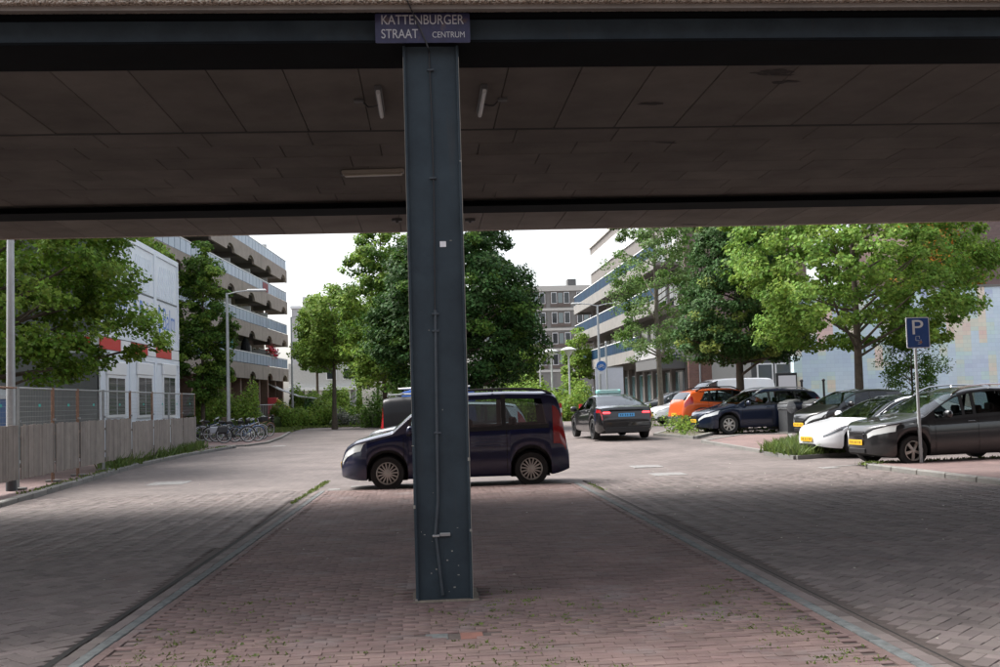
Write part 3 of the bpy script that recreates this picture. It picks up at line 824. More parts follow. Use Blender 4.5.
# ---- grey/white pavilion and a far block behind the left trees
pa, pb = aty(289,400,112), aty(352,400,112)
pv = thing('pavilion', 'low pale grey pavilion with a dark ground floor behind the hedge', 'building', (pa.x,112,0))
Wp = pb.x-pa.x; zt, zm = aty(320,363,112).z, aty(320,387,112).z
b = MB(); b.box(0,0,zm,Wp,10,zt); b.build('upper_wall', mat('pale_grey_wall', (.50,.50,.48), .8, var=.08), pv)
b = MB(); b.box(-.3,-.4,zm-.35,Wp+.3,10,zm-.001); b.build('canopy_edge', M_frame, pv)
b = MB(); b.box(.3,1.5,0,Wp-.3,9.8,zm-.351); b.build('lower_wall', mat('grey_plinth', (.17,.17,.17), .8), pv)
for x in np.linspace(.2, Wp-.5, 5):
    b = MB(); b.box(x,.0,0,x+.35,.35,zm-.351); b.build('pillar', M_wallw, pv)
for x in np.linspace(1., Wp-2.5, 4):
    b = MB(); b.box(x,1.45,.6,x+1.5,1.499,2.4); f_ = b.build('window', M_frame, pv)
    b = MB(); b.box(x+.08,1.43,.68,x+1.42,1.4495,2.32); b.build('pane', M_glass, f_)
for x in np.linspace(Wp-2.6, Wp-.9, 2):
    b = MB(); b.box(x,-.05,zm+.7,x+1.1,-.001,zm+1.9); f_ = b.build('window', M_frame, pv)
    b = MB(); b.box(x+.1,-.07,zm+.8,x+1.0,-.0505,zm+1.8); b.build('pane', M_glass, f_)
fa, fb = aty(292,330,170), aty(352,330,170)
t = thing('far_flats', 'pale grey flat roofed block far behind the left trees', 'building', (fa.x,170,0))
zf = aty(320,308,170).z; Wf = fb.x-fa.x
b = MB(); b.box(0,0,0,Wf,12,zf); b.build('wall', mat('far_grey_wall', (.42,.42,.42), .8), t)
b = MB(); b.box(1.5,2,zf+.001,5,8,zf+2.0); b.build('roof_block', mat('far_grey_wall', (.42,.42,.42), .8), t)
b = MB(); b.box(-.2,-.2,zf+.002,1.4,12,zf+.4); b.build('roof_edge', M_frame, t)
for zz in np.arange(2.5, zf-2, 3.0):
    for x in np.linspace(.8, Wf-2.2, 4):
        b = MB(); b.box(x,-.05,zz,x+1.6,-.001,zz+1.4); f_ = b.build('window', M_frame, t)
        b = MB(); b.box(x+.1,-.07,zz+.1,x+1.5,-.0505,zz+1.3); b.build('pane', M_glass, f_)

# ---- far block in the middle
ca, cb = aty(474,390,150), aty(606,390,150)
zr = aty(550,287,150).z
fb_ = thing('far_block', 'four storey beige block with white framed windows at the end of the street', 'building', (ca.x,150,0))
Wc = cb.x-ca.x
b = MB(); b.box(0,0,0,Wc,12,zr); b.build('wall', M_concB, fb_)
b = MB(); b.box(-.1,-.15,zr-.6,Wc,0-.001,zr+.15); b.build('cornice', mat('pale_band', (.52,.50,.46), .85), fb_)
bands = [aty(555,p,150).z for p in (309,329,349.5,370.5)]
for zq in bands:
    b = MB(); b.box(-.1,-.12,zq-.22,Wc,-.001,zq+.12); b.build('floor_band', mat('pale_band', (.52,.50,.46), .85), fb_)
wx = [aty(p,350,150).x-ca.x for p in (480,504,528,552.5,578)]
for zq, ztop in zip(bands+[0.6], [zr]+bands):
    for x in wx:
        z0, z1 = zq+.75, min(zq+2.35, ztop-.4)
        b = MB(); b.box(x-.1,-.06,z0-.45,x+2.75,-.001,z1+.05); f_ = b.build('window', M_fr_br, fb_)
        for j in range(3):
            b = MB(); b.box(x+.02+j*.9,-.09,z0-(.35 if j == 1 else 0),x+.84+j*.9,-.0605,z1); g_ = b.build('casement', M_frame if j != 1 else M_fr_br, f_)
        for j in range(3):
            b = MB(); b.box(x+.1+j*.9,-.11,z0+.08,x+.76+j*.9,-.0905,z1-.08); b.build('pane', M_glass if j != 1 else mat('curtained_glass', (.20,.24,.24), .15), f_)
for x in (1.5, Wc-4.5):
    b = MB(); b.box(x,3,zr+.001,x+1.2,5,zr+1.4); b.build('roof_vent', M_roofm, fb_)

# ---- building on the right with navy balconies
RX, RY, RE = 16.5, 67., 105.
rb = thing('balcony_block', 'concrete block with navy balcony fronts and a brown brick gable on the right', 'building', (RX,RY,.28))
gx = aty(806,300,RY).x-RX
zt = 15.9
b = MB(); b.box(.02,.05,0,gx,RE-RY,zt); b.build('wall', mat('grey_beige_concrete', (.165,.150,.138), .9, var=.12, scale=1, bump=.3, bscale=25), rb)
b = MB(); b.box(0,-.25,3.9,gx+.02,.049,zt+.25); b.build('gable', M_brick_br, rb)
b = MB(); b.box(0,-.25,0,gx+.02,.049,3.45); b.build('gable_plinth', M_brick_rd, rb)
b = MB(); b.box(-.02,-.28,3.451,gx+.04,.049,3.899); b.build('gable_band', M_concB, rb)
b = MB(); b.box(-.12,.05,zt+.001,.4,RE-RY+.1,zt+.35); b.build('roof_edge', mat('pale_band', (.52,.50,.46), .85), rb)
for k, z0 in enumerate((3.75, 6.62, 9.45)):
    y0, y1 = (7.5 if k == 0 else 1.0), RE-RY+.2
    b = MB(); b.box(-1.75,y0,z0,-1.6,y1,z0+.85); bal = b.build('balcony', M_concB, rb)
    b = MB(); b.box(-1.599,y0,z0+.25,.019,y1,z0+.45); b.build('deck', mat('balcony_slab', (.20,.18,.17), .9), bal)
    b = MB(); b.box(-1.74,y1+.001,z0,.019,y1+.15,z0+.85); b.build('end_fascia', M_concB, bal)
    y = y0; me = None
    while y < y1-.9:
        if me is None:
            b = MB(); b.box(-1.70,0,0,-1.66,.96,.80); q = b.build('rail_panel', M_rail_bl, bal, loc=(0,y,z0+.87)); me = q.data
        else: link('rail_panel', me, bal, (0,y,z0+.87))
        y += 1.0
    b = MB(); b.box(-1.72,y0,z0+1.69,-1.63,y1,z0+1.75); b.build('handrail', M_frame, bal)
    b = MB(); b.box(-1.69,y1+.03,z0+.86,-.2,y1+.07,z0+1.66); b.build('end_panel', M_rail_bl, bal)
    y = y0+.6; j = 0
    while y < y1-3:
        b = MB(); b.box(-.05,y,z0+.5,.019,y+2.4,z0+2.55); w_ = b.build('window', M_frame, rb)
        for q in range(2):
            b = MB(); b.box(-.07,y+.1+q*1.15,z0+.62,-.0505,y+1.15+q*1.15,z0+2.43); b.build('pane', M_glass if (j+q) % 3 else mat('curtain_white', (.6,.6,.58), .5), w_)
        y += 3.4; j += 1
# top window strip, white frames
y = .6; j = 0
while y < RE-RY-1.4:
    b = MB(); b.box(-.08,y,13.35,.019,y+1.5,15.15); w_ = b.build('window', M_frame, rb)
    b = MB(); b.box(-.10,y+.15,13.5,-.0805,y+.72,15.0); b.build('pane', mat('sky_glass', (.30,.33,.36), .05, spec=1.), w_)
    b = MB(); b.box(-.10,y+.82,13.5,-.0805,y+1.38,15.0); b.build('pane', mat('curtain_white', (.6,.6,.58), .5), w_)
    y += 1.62; j += 1
# ground floor shops
b = MB(); b.box(-.05,0.06,.0,.019,RE-RY,3.4); b.build('shop_front', M_dkin, rb)
y = .8
while y < RE-RY-3:
    b = MB(); b.box(-.12,y,.25,-.051,y+2.1,2.9); f_ = b.build('window', mat('grey_frame', (.20,.22,.23), .5), rb)
    b = MB(); b.box(-.14,y+.1,.35,-.1205,y+1.0,2.8); b.build('pane', M_glass, f_)
    b = MB(); b.box(-.14,y+1.1,.35,-.1205,y+2.0,2.8); b.build('pane', mat('teal_glass', (.08,.16,.17), .1), f_)
    b = MB(); b.box(-.35,y+2.25,0,-.051,y+2.7,3.4); b.build('pier', mat('grey_beige_concrete', (.165,.150,.138)), rb)
    y += 3.0
b = MB(); b.box(-1.9,.4,3.0,-.051,7.2,3.7, bev=.02); b.build('canopy', mat('dark_canopy', (.10,.10,.10), .7), rb)
b = MB(); b.box(-1.95,.35,3.701,-.051,7.25,4.6, bev=.02); b.build('canopy_top', mat('grey_render', (.34,.34,.34), .8), rb)
p = aty(700.5,380,RY-.35); b = MB(); b.tube([(p.x-RX,-.33,0),(p.x-RX,-.33,3.4)], .06, 8); b.build('drain_pipe', M_galv, rb)
p0, p1 = aty(673.5,358.5,RY-.3), aty(682,354,RY-.3)
b = MB(); b.box(p0.x-RX,-.31,p0.z-.28,p1.x-RX,-.285,p1.z-.28); q = b.build('name_plate', mat('blue_enamel', (.035,.045,.17), .3), rb)
b = MB(); b.box(p0.x-RX+.15,-.316,p0.z-.28+.08,p1.x-RX-.1,-.3105,p0.z-.28+.13); b.build('lettering', M_wl, q)

# ---- brick block behind the mural, far right
t = thing('brick_block', 'brown brick block rising behind the mural wall at the right edge', 'building', (29.,60,.28))
b = MB(); b.box(0,0,0,16,12,11.6); b.build('wall', M_brick_br, t)
b = MB(); b.box(-.1,-.1,11.601,16,12,11.9); b.build('roof_edge', M_roofm, t)
for k in range(4):
    for z0 in (1.2,4.4,7.6):
        b = MB(); b.box(1+k*3.6,-.05,z0,2.8+k*3.6,-.001,z0+1.6); f_ = b.build('window', M_frame, t)
        b = MB(); b.box(1.1+k*3.6,-.07,z0+.1,2.7+k*3.6,-.0505,z0+1.5); b.build('pane', M_glass, f_)

# ---- mural wall
def mural_mat():
    m = bpy.data.materials.new('mural_tiles'); m.use_nodes = True
    n, l = m.node_tree.nodes, m.node_tree.links; b = n['Principled BSDF']; b.inputs['Roughness'].default_value = .35
    g = n.new('ShaderNodeTexCoord')
    sn = n.new('ShaderNodeVectorMath'); sn.operation = 'SNAP'; sn.inputs[1].default_value = (.36,5.,.18)
    l.new(g.outputs['Object'], sn.inputs[0])
    def noise(sc, off, det=2, st=(1,1,1)):
        mp = n.new('ShaderNodeMapping'); mp.inputs['Location'].default_value = off; mp.inputs['Scale'].default_value = st
        t = n.new('ShaderNodeTexNoise'); t.inputs['Scale'].default_value = sc; t.inputs['Detail'].default_value = det
        l.new(sn.outputs[0], mp.inputs[0]); l.new(mp.outputs[0], t.inputs[0]); return t.outputs[0]
    def ramp(v, stops):
        r = n.new('ShaderNodeValToRGB'); e = r.color_ramp.elements
        e[0].position, e[0].color = stops[0][0], (*stops[0][1],1); e[1].position, e[1].color = stops[-1][0], (*stops[-1][1],1)
        for p, c in stops[1:-1]: q = e.new(p); q.color = (*c,1)
        l.new(v, r.inputs[0]); return r.outputs[0]
    base = ramp(noise(.42,(3,0,1)), [(.30,(.52,.64,.78)),(.42,(.58,.72,.83)),(.52,(.66,.78,.86)),(.60,(.60,.69,.83)),(.66,(.45,.52,.72)),(.75,(.64,.72,.84))])
    hot = ramp(noise(.75,(11,0,5),3,(1.5,1,.55)), [(.48,(.54,.74,.80)),(.54,(.60,.78,.74)),(.58,(.80,.76,.62)),(.64,(.82,.62,.55)),(.72,(.74,.50,.52))])
    msk = n.new('ShaderNodeMapRange'); msk.inputs[1].default_value = .50; msk.inputs[2].default_value = .55
    l.new(noise(.75,(11,0,5),3,(1.5,1,.55)), msk.inputs[0])
    mx = n.new('ShaderNodeMix'); mx.data_type = 'RGBA'; l.new(msk.outputs[0], mx.inputs[0]); l.new(base, mx.inputs[6]); l.new(hot, mx.inputs[7])
    bt = n.new('ShaderNodeTexBrick'); bt.inputs['Brick Width'].default_value = .36; bt.inputs['Row Height'].default_value = .18; bt.offset = .5
    bt.inputs['Scale'].default_value = 1; bt.inputs['Mortar Size'].default_value = .008
    bt.inputs['Color1'].default_value = (1,1,1,1); bt.inputs['Color2'].default_value = (.92,.92,.92,1); bt.inputs['Mortar'].default_value = (.84,.85,.88,1)
    mp = n.new('ShaderNodeMapping'); mp.inputs['Rotation'].default_value = (radians(-90),0,0); l.new(g.outputs['Object'], mp.inputs[0]); l.new(mp.outputs[0], bt.inputs[0])
    mu = n.new('ShaderNodeMix'); mu.data_type = 'RGBA'; mu.blend_type = 'MULTIPLY'; mu.inputs[0].default_value = 1; l.new(mx.outputs[2], mu.inputs[6]); l.new(bt.outputs[0], mu.inputs[7])
    l.new(mu.outputs[2], b.inputs['Base Color']); return m
MY = 46.
mx0 = aty(795,390,MY).x; zt = aty(1000,287,MY).z
mw = thing('mural_wall', 'tall tiled wall with a pixelated pale blue mural on the right', 'wall', (mx0,MY,.28), radians(-2))
b = MB(); b.box(0,0,0,16,.4,zt-.28); b.build('tile_face', mural_mat(), mw)
b = MB(); b.box(-.05,-.05,zt-.279,16,.45,zt-.18); b.build('coping', M_kerb, mw)
# dark shop front left of the mural
t = thing('shop_building', 'low dark fronted shop with pale frames left of the mural wall', 'building', (aty(752,390,57).x,57,.28))
b = MB(); b.box(0,0,0,4.55,8,3.7); b.build('wall', mat('dark_shop_wall', (.055,.058,.06), .7), t)
b = MB(); b.box(-.1,-.15,3.701,4.55,8,4.3); b.build('fascia', mat('grey_render', (.34,.34,.34), .8), t)
for k in range(3):
    b = MB(); b.box(.3+k*1.0,-.06,.3,1.2+k*1.0,-.001,2.9); f_ = b.build('window', M_frame, t)
    b = MB(); b.box(.38+k*1.0,-.08,.38,1.12+k*1.0,-.0605,2.82); b.build('pane', M_glass, f_)
p0, p1 = aty(777,392.5,MY), aty(797,372.5,MY)
t = thing('notice_board', 'black framed notice board with a white sheet beside the mural', 'notice board', ((p0.x+p1.x)/2-.05, MY-.12, zg(16,46)))
w_ = (p1.x-p0.x)/2; z0, z1 = p0.z-.28, p1.z-.28
b = MB(); b.box(-w_,0,z0-.2,w_,.08,z1,bev=.01); b.build('frame', mat('black_frame', (.015,.016,.018), .5), t)
b = MB(); b.box(-w_+.1,-.01,z0+.12,w_-.06,-.0005,z1-.12); b.build('sheet', mat('white_sheet', (.66,.67,.70), .6), t)
for s in (-1,1):
    b = MB(); b.box(s*w_*.8-.04,.081,0,s*w_*.8+.04,.115,z1-.1); b.build('post', mat('black_frame', (.015,.016,.018), .5), t)

# ---- site cabins on the left behind the fence
KX = -10.3
M_cab = mat('cabin_white', (.68,.73,.78), .5, var=.05, scale=1, bump=.05, bscale=8)
M_cab_shade_seam = mat('cabin_shade_and_seam', (.12,.135,.14), .6, var=.08)
M_red = mat('red_band', (.50,.03,.025), .5)
M_blue_p = mat('blue_print', (.06,.17,.50), .5)
cabx = [aty(p,405,35).y for p in (0,)]
def yat(px): d = ray(px, 405); return (KX/d.x)*d.y
ye = [yat(100), yat(131.5), yat(156.5), yat(179.5)]
zr1 = aty(166,354,1).z and (CAMP + ray(166,354)*(KX/ray(166,354).x)).z
zr2 = (CAMP + ray(178,263)*(KX/ray(178,263).x)).z
names = ('nearest', 'middle', 'far')
for lv, (za, zb2) in enumerate(((.12, zr1-.22), (zr1+.22, zr2))):
    for k in range(3):
        y0, y1 = ye[k]+.02, ye[k+1]-.02
        t = thing('site_cabin', ('%s ground floor site cabin with a white framed window' if lv == 0 else '%s upper site cabin with a white banner') % names[k] + ' behind the fence', 'cabin', (KX, y0, za), 0, 'stacked site cabins')
        L, Hh = y1-y0, zb2-za
        b = MB(); b.box(-6.5,.0,0,-.03,L,Hh,bev=.01); b.build('body', [M_cab] if k else [M_cab], t)
        if k == 0:
            b = MB(); b.box(-6.45,-.03,.1,-.08,-.0005,Hh-.1); b.build('end_wall_shade', M_cab_shade_seam, t)  # end face shaded by colour: dark grey panel over the white body
        for yy in (0., L-.14):
            b = MB(); b.box(-.12,yy,.0,.02,yy+.14,Hh,bev=.015); b.build('corner_post', M_cab, t)
        b = MB(); b.box(-.1,.141,0,.015,L-.141,.16); b.build('bottom_rail', M_cab, t)
        b = MB(); b.box(-.1,.141,Hh-.2,.015,L-.141,Hh); b.build('top_rail', M_cab, t)
        if lv == 0:
            cpx = ((107,125),(137.5,152),(163,175))[k]
            ya, yb = yat(cpx[0]), yat(cpx[1])
            za_ = (CAMP+ray(cpx[1],417)*(KX/ray(cpx[1],417).x)).z-za; zc = (CAMP+ray(cpx[1],376)*(KX/ray(cpx[1],376).x)).z-za
            b = MB(); b.box(-.029,ya-y0,za_,.03,yb-y0,zc); f_ = b.build('window', M_frame, t)
            b = MB(); b.box(-.029,ya-y0-.05,zc+.001,.06,yb-y0+.05,zc+.45,bev=.02); b.build('shutter_box', M_frame, f_)
            n_ = 2
            for j in range(n_):
                wj = (yb-ya-.16)/n_
                b = MB(); b.box(.0305,ya-y0+.08+j*wj+.04,za_+.1,.04,ya-y0+.08+(j+1)*wj-.04,zc-.1); pn = b.build('pane', M_glass, f_)
                for q in range(1,9):
                    b = MB(); zq = za_+.1+(zc-.2-za_)*q/9; b.box(.0405,ya-y0+.08+j*wj+.05,zq-.012,.044,ya-y0+.08+(j+1)*wj-.05,zq+.012); b.build('shutter_slat', mat('slat_grey', (.07,.07,.068), .6), f_)
        else:
            # banner with a blue mark and word, diagonal ribbing above
            z_b0, z_b1 = .35, Hh*.47
            b = MB(); b.box(-.029,.3,z_b0,-.012,L-.3,z_b1); bn = b.build('banner', mat('banner_white', (.66,.69,.73), .6), t)
            o = text_mesh('Balm', 1.25, M_blue_p, bn, (-.010, 1.15, z_b0+.38), (pi/2,0,pi/2), sx=.85, extr=.001)
            bb = MB()
            for j,(dy,dz,s) in enumerate(((.62,1.15,.16),(.72,.85,.13),(.55,.6,.14),(.66,.32,.16),(.50,.95,.10))):
                bb.prism([(dy+s*cos(a*pi/2), z_b0+dz+s*1.3*sin(a*pi/2)) for a in range(4)], -.0115, -.0085, plane='yz')
            bb.build('emblem', M_blue_p, bn)
            for q in range(9):
                bb = MB(); yy = .35+q*(L-1.0)/9; bb.bar((-.02,yy,Hh*.52),(-.02,yy+.5,Hh*.86),.03,.045); bb.build('rib', M_cab, t)
            bb = MB(); bb.box(-.029,.2,Hh*.49,-.005,L-.2,Hh*.505); bb.build('seam', M_cab_shade_seam, t)
    if lv == 0:
        for k in range(3):
            t = thing('fascia_band', '%s red and white band between the site cabin storeys' % names[k], 'band', (KX, ye[k], zr1-.2), 0, 'red bands between the cabins')
            L = ye[k+1]-ye[k]
            b = MB(); b.box(-6.4,.02,0,-.02,L-.02,.40); b.build('beam', M_cab, t)
            b = MB(); b.box(-.019,.03,.01,.012,L*.64,.39); b.build('red_panel', M_red, t)
            b = MB(); b.box(-.019,L*.66,.01,.012,L-.04,.39); b.build('white_panel', M_frame, t)
            if k == 0:
                b = MB(); b.box(-6.3,-.02,.01,-3.6,.019,.39); b.build('red_panel', M_red, t)
                b = MB(); b.box(-3.2,-.02,.01,-.3,.019,.39); b.build('red_panel', M_red, t)

# ---- unseen apartment row added behind the viewpoint: blocks sky light, shows in car glass
t = thing('sky_blocker_row', 'brick apartment row added unseen behind the viewpoint to block sky light, mirrored in car windows', 'building', (-34,-17,0))
b = MB(); b.box(0,-10,0,70,0,15.5); b.build('wall', M_brick_br, t)
b = MB(); b.box(-.2,-10.2,15.501,70.2,.25,15.9); b.build('roof_edge', M_roofm, t)
me = None
for z0 in (1.0,4.4,8.0,11.6):
    for k in range(22):
        if me is None:
            b = MB(); b.box(0,.001,0,1.7,.06,1.6); f_ = b.build('window', M_frame, t, loc=(.8+k*3.15,0,z0)); me = f_.data
            b = MB(); b.box(.1,.0605,.1,1.6,.075,1.5); g_ = b.build('pane', M_glass, f_); mg = g_.data
        else:
            f_ = link('window', me, t, (.8+k*3.15,0,z0)); link('pane', mg, f_)
# ================================================================== trees and plants
M_bark = mat('bark', (.085,.068,.05), .95, var=.3, scale=6, bump=.8, bscale=18)
M_bark_g = mat('grey_bark', (.16,.14,.11), .95, var=.3, scale=6, bump=.8, bscale=18)
def leaf(name, col, tr=.38, isl=.42): return mat(name, col, .6, isl=isl, trans=tr, spec=.14)
L_plane = leaf('plane_leaf', (.105,.185,.022))
L_planeR = leaf('plane_leaf_light', (.145,.245,.042))
L_dark = leaf('dark_leaf', (.035,.080,.020), .28)
L_mid = leaf('mid_leaf', (.075,.145,.024))
L_light = leaf('light_leaf', (.175,.27,.045))
L_pale = leaf('pale_leaf', (.135,.215,.068))
L_linden = leaf('linden_leaf', (.050,.105,.030), .3)
L_flower = leaf('linden_bract', (.22,.29,.07), .4)
L_orange = leaf('autumn_leaf', (.40,.17,.03), .4)

def leaf_quads(C, N, size, up_bias, droop=.0):
    """C centres of the leaves, N preferred normals."""
    n = len(C)
    nn = N + nrg.normal(0,.55,(n,3)); nn[:,2] += up_bias
    nn /= np.linalg.norm(nn,axis=1)[:,None]
    q = nrg.normal(0,1,(n,3)); e1 = np.cross(nn,q); e1 /= np.linalg.norm(e1,axis=1)[:,None]; e2 = np.cross(nn,e1)
    s = (size*.54*nrg.uniform(.6,1.35,n))[:,None]
    cup = nn*s*.22
    V = np.stack([C-e1*s+cup, C-e2*s*.72, C+e1*s+cup, C+e2*s*.72],1).reshape(-1,3)
    return V, np.arange(4*n).reshape(-1,4)

def crown_points(z0, z1, rad, ncl, fill=.45, lump=.22, seed=0):
    r_ = np.random.default_rng(seed)
    ph = r_.uniform(0,2*pi,6); out = []
    ts = np.linspace(0,1,60); w = np.array([max(rad(t),.02)**1.6 for t in ts]); w /= w.sum()
    while len(out) < ncl:
        t = r_.choice(ts, p=w) + r_.uniform(-.008,.008); t = min(max(t,0),1)
        a = r_.uniform(0,2*pi)
        R = rad(t)*(1+lump*(sin(2*a+ph[0]+5*t)+.7*sin(3*a+ph[1]-7*t)+.6*sin(5*a+ph[2]+11*t))/1.5)
        f = fill+(1-fill)*sqrt(r_.random())
        if r_.random() < .12: f = r_.uniform(.1,1)
        out.append((R*f*cos(a), R*f*sin(a), z0+(z1-z0)*t, a, f))
    return out
def tree(name, label, base, z0, z1, rad, ncl, nlf, size, m, trunk=.16, lean=(0,0), clr=.5, flat=.6, seed=1, bark=None, fill=.45, lump=.22, group='street trees', m2=None, m2frac=0., limb=26, offs=(0,0), up_bias=.45):
    t = thing(name, label, 'tree', base, 0, group)
    cl = crown_points(z0, z1, rad, ncl, fill, lump, seed)
    ox, oy = offs
    r_ = np.random.default_rng(seed+100)
    b = MB()
    H = z0+(z1-z0)*.82
    n = 9; P = []
    for i in range(n):
        f = i/(n-1); P.append((ox*f**1.5+lean[0]*f+.10*sin(3*f+seed)*f, oy*f**1.5+lean[1]*f+.10*cos(4*f+seed)*f, H*f))
    R = [trunk*(1.35 if i == 0 else 1)*(1-.82*(i/(n-1))**1.1) for i in range(n)]
    b.tube(P, R, 9)
    def axis(z):
        f = min(max(z/H,0),1); k = min(int(f*(n-1)),n-2); g = f*(n-1)-k
        return Vector(P[k]).lerp(Vector(P[k+1]), g)
    for (x,y,z,a,f) in [cl[i] for i in r_.choice(len(cl), min(limb,len(cl)), replace=False)]:
        tip = Vector((x+ox,y+oy,z)); d = math.hypot(x,y)
        zz = max(z0*r_.uniform(.72,1.15), z - d*r_.uniform(.25,.8)); s = axis(min(zz, H*.95))
        rr = max(.018, trunk*.42*(1-.6*zz/H))
        m1 = s.lerp(tip,.4)+Vector((r_.normal()*.1,r_.normal()*.1,-.04*d+.1)); m2_ = s.lerp(tip,.75)+Vector((r_.normal()*.1,r_.normal()*.1,.06))
        b.tube([s,m1,m2_,tip], [rr,rr*.7,rr*.45,rr*.18], 5)
    b.build('trunk', bark or M_bark, t, smooth=60, fix=False)
    Cs, Ns = [], []; Cs2, Ns2 = [], []
    for (x,y,z,a,f) in cl:
        k = max(4,int(2.9*nlf*r_.uniform(.6,1.4)))
        q = r_.normal(0,1,(k,3)); q /= np.maximum(np.linalg.norm(q,axis=1),1e-6)[:,None]
        q *= (r_.random(k)**.4)[:,None]*clr*r_.uniform(.6,1.3)
        q[:,2] *= flat
        q[:,2] -= .18*(q[:,0]**2+q[:,1]**2)
        c = q+np.array([x+ox,y+oy,z])
        out = np.array([cos(a)*f*.7, sin(a)*f*.7, .25])
        sel = r_.random() < m2frac
        (Cs2 if sel else Cs).append(c); (Ns2 if sel else Ns).append(np.repeat(out[None],k,0)+q*.6)
    V, F_ = leaf_quads(np.concatenate(Cs), np.concatenate(Ns), size, up_bias); npmesh('crown', V, F_, m, t)
    if Cs2:
        V, F_ = leaf_quads(np.concatenate(Cs2), np.concatenate(Ns2), size, up_bias); npmesh('bright_foliage', V, F_, m2, t)
    return t
def ov(p): return lambda t: p[0]*max(0,sin(pi*min(1,max(0,t))**p[1]))**p[2]
def pw(*k):
    a = [q[0] for q in k]; c = [q[1] for q in k]
    return lambda t: float(np.interp(t, a, c))
tree('plane_tree', 'large spreading plane tree overhanging the plank fence at the left edge', (-11.75,30.2,.1), 2.5, 10.5, pw((0,2.6),(.15,3.7),(.4,3.7),(.7,3.4),(1,.8)), 520, 46, .125, L_plane, .20, seed=3, clr=.48, limb=34, m2=L_light, m2frac=.35)
tree('narrow_tree', 'narrow leafy tree between the white site cabins and the left block', (-11.5,56.5,0), 1.9, 10.4, pw((0,.8),(.15,1.3),(.5,1.3),(.8,1.0),(1,.25)), 240, 42, .13, L_mid, .12, seed=5, clr=.42, m2=L_light, m2frac=.35)
tree('birch_like_tree', 'light green treetop showing above the roof of the site cabins', (-12.75,49.6,0), 6.2, 10.5, pw((0,.8),(.4,1.6),(1,.4)), 80, 40, .13, L_light, .10, seed=6, clr=.42)
tree('maple_tree', 'dense dark green tree standing right behind the steel column', (1.55,50,.0), 2.4, 12.6, pw((0,3.0),(.12,3.7),(.35,3.9),(.6,3.2),(.85,1.9),(1,.4)), 560, 52, .15, L_dark, .22, seed=8, clr=.62, lump=.16, m2=L_mid, m2frac=.22, limb=34)
tree('lit_side_tree', 'lighter green crown standing for the lit left side of the dark tree behind the column', (-2.1,55,.0), 2.4, 11.9, pw((0,1.4),(.3,1.9),(.7,1.7),(1,.3)), 200, 44, .15, L_light, .14, seed=9, clr=.55, m2=L_mid, m2frac=.3)  # extra tree in light leaves stands for the sunlit side of the dark crown
tree('young_tree', 'bright green young tree with a bare trunk by the hedge left of the street', (-6.1,72,.0), 4.3, 9.6, pw((0,1.6),(.3,2.7),(.7,2.2),(1,.5)), 190, 42, .17, L_light, .17, seed=12, clr=.6)
tree('young_tree', 'pale green tree filling the gap left of the dark tree behind the column', (-3.6,80,.0), 3.6, 9.8, pw((0,1.8),(.3,2.4),(.7,2.0),(1,.5)), 170, 42, .18, L_light, .14, seed=13, clr=.6, m2=L_pale, m2frac=.3)
tree('far_tree', 'dark green tree beside the far end of the left block', (-10.4,104,.0), 5.0, 11.8, pw((0,1.4),(.35,2.0),(.8,1.4),(1,.3)), 130, 40, .2, L_mid, .17, seed=14, clr=.6)
tree('poplar_tree', 'slender pale green tree before the navy balconies', (11.75,53.5,.28), 3.0, 13.0, pw((0,1.3),(.12,2.3),(.4,2.7),(.75,2.0),(1,.5)), 190, 40, .12, L_pale, .15, seed=16, clr=.5, bark=M_bark_g, m2=L_mid, m2frac=.25)
tree('linden_tree', 'cone shaped dark linden with pale bracts behind the dark blue estate car', (11.72,39.55,.28), 2.65, 9.4, pw((0,1.7),(.06,2.3),(.3,2.1),(.6,1.7),(.85,1.0),(1,.2)), 420, 46, .115, L_linden, .17, seed=18, clr=.42, lump=.12, m2=L_flower, m2frac=.13)
tree('maple_tree', 'broad light green maple with a bare trunk before the mural wall', (14.2,34.6,.25), 3.0, 9.8, pw((0,2.8),(.08,3.8),(.4,4.2),(.7,3.4),(1,1.0)), 450, 44, .125, L_planeR, .16, seed=21, clr=.47, lump=.26, limb=24, m2=L_light, m2frac=.35, offs=(.15,0))
tree('shrub_tree', 'thin small leaved sapling behind the parking sign', (17.0,36.6,.28), .7, 4.2, pw((0,.7),(.4,1.15),(.8,.8),(1,.3)), 90, 26, .075, L_mid, .05, seed=23, clr=.34, limb=30)
tree('autumn_tree', 'tree with orange turning leaves high at the right edge', (24.6,50,.28), 3.5, 10.8, pw((0,1.5),(.4,2.2),(1,.8)), 150, 40, .14, L_mid, .14, seed=24, clr=.5, m2=L_orange, m2frac=.45)
tree('garden_tree', 'small light green tree in front of the far beige block', (13.7,96,.28), 2.4, 7.6, pw((0,1.0),(.4,1.4),(1,.4)), 70, 36, .2, L_light, .11, seed=25, clr=.55)
tree('garden_tree', 'light green tree half hidden on the right of the dark tree', (7.6,88,.28), 2.2, 9.4, pw((0,1.6),(.4,2.4),(1,.6)), 150, 36, .2, L_light, .12, seed=26, clr=.6)

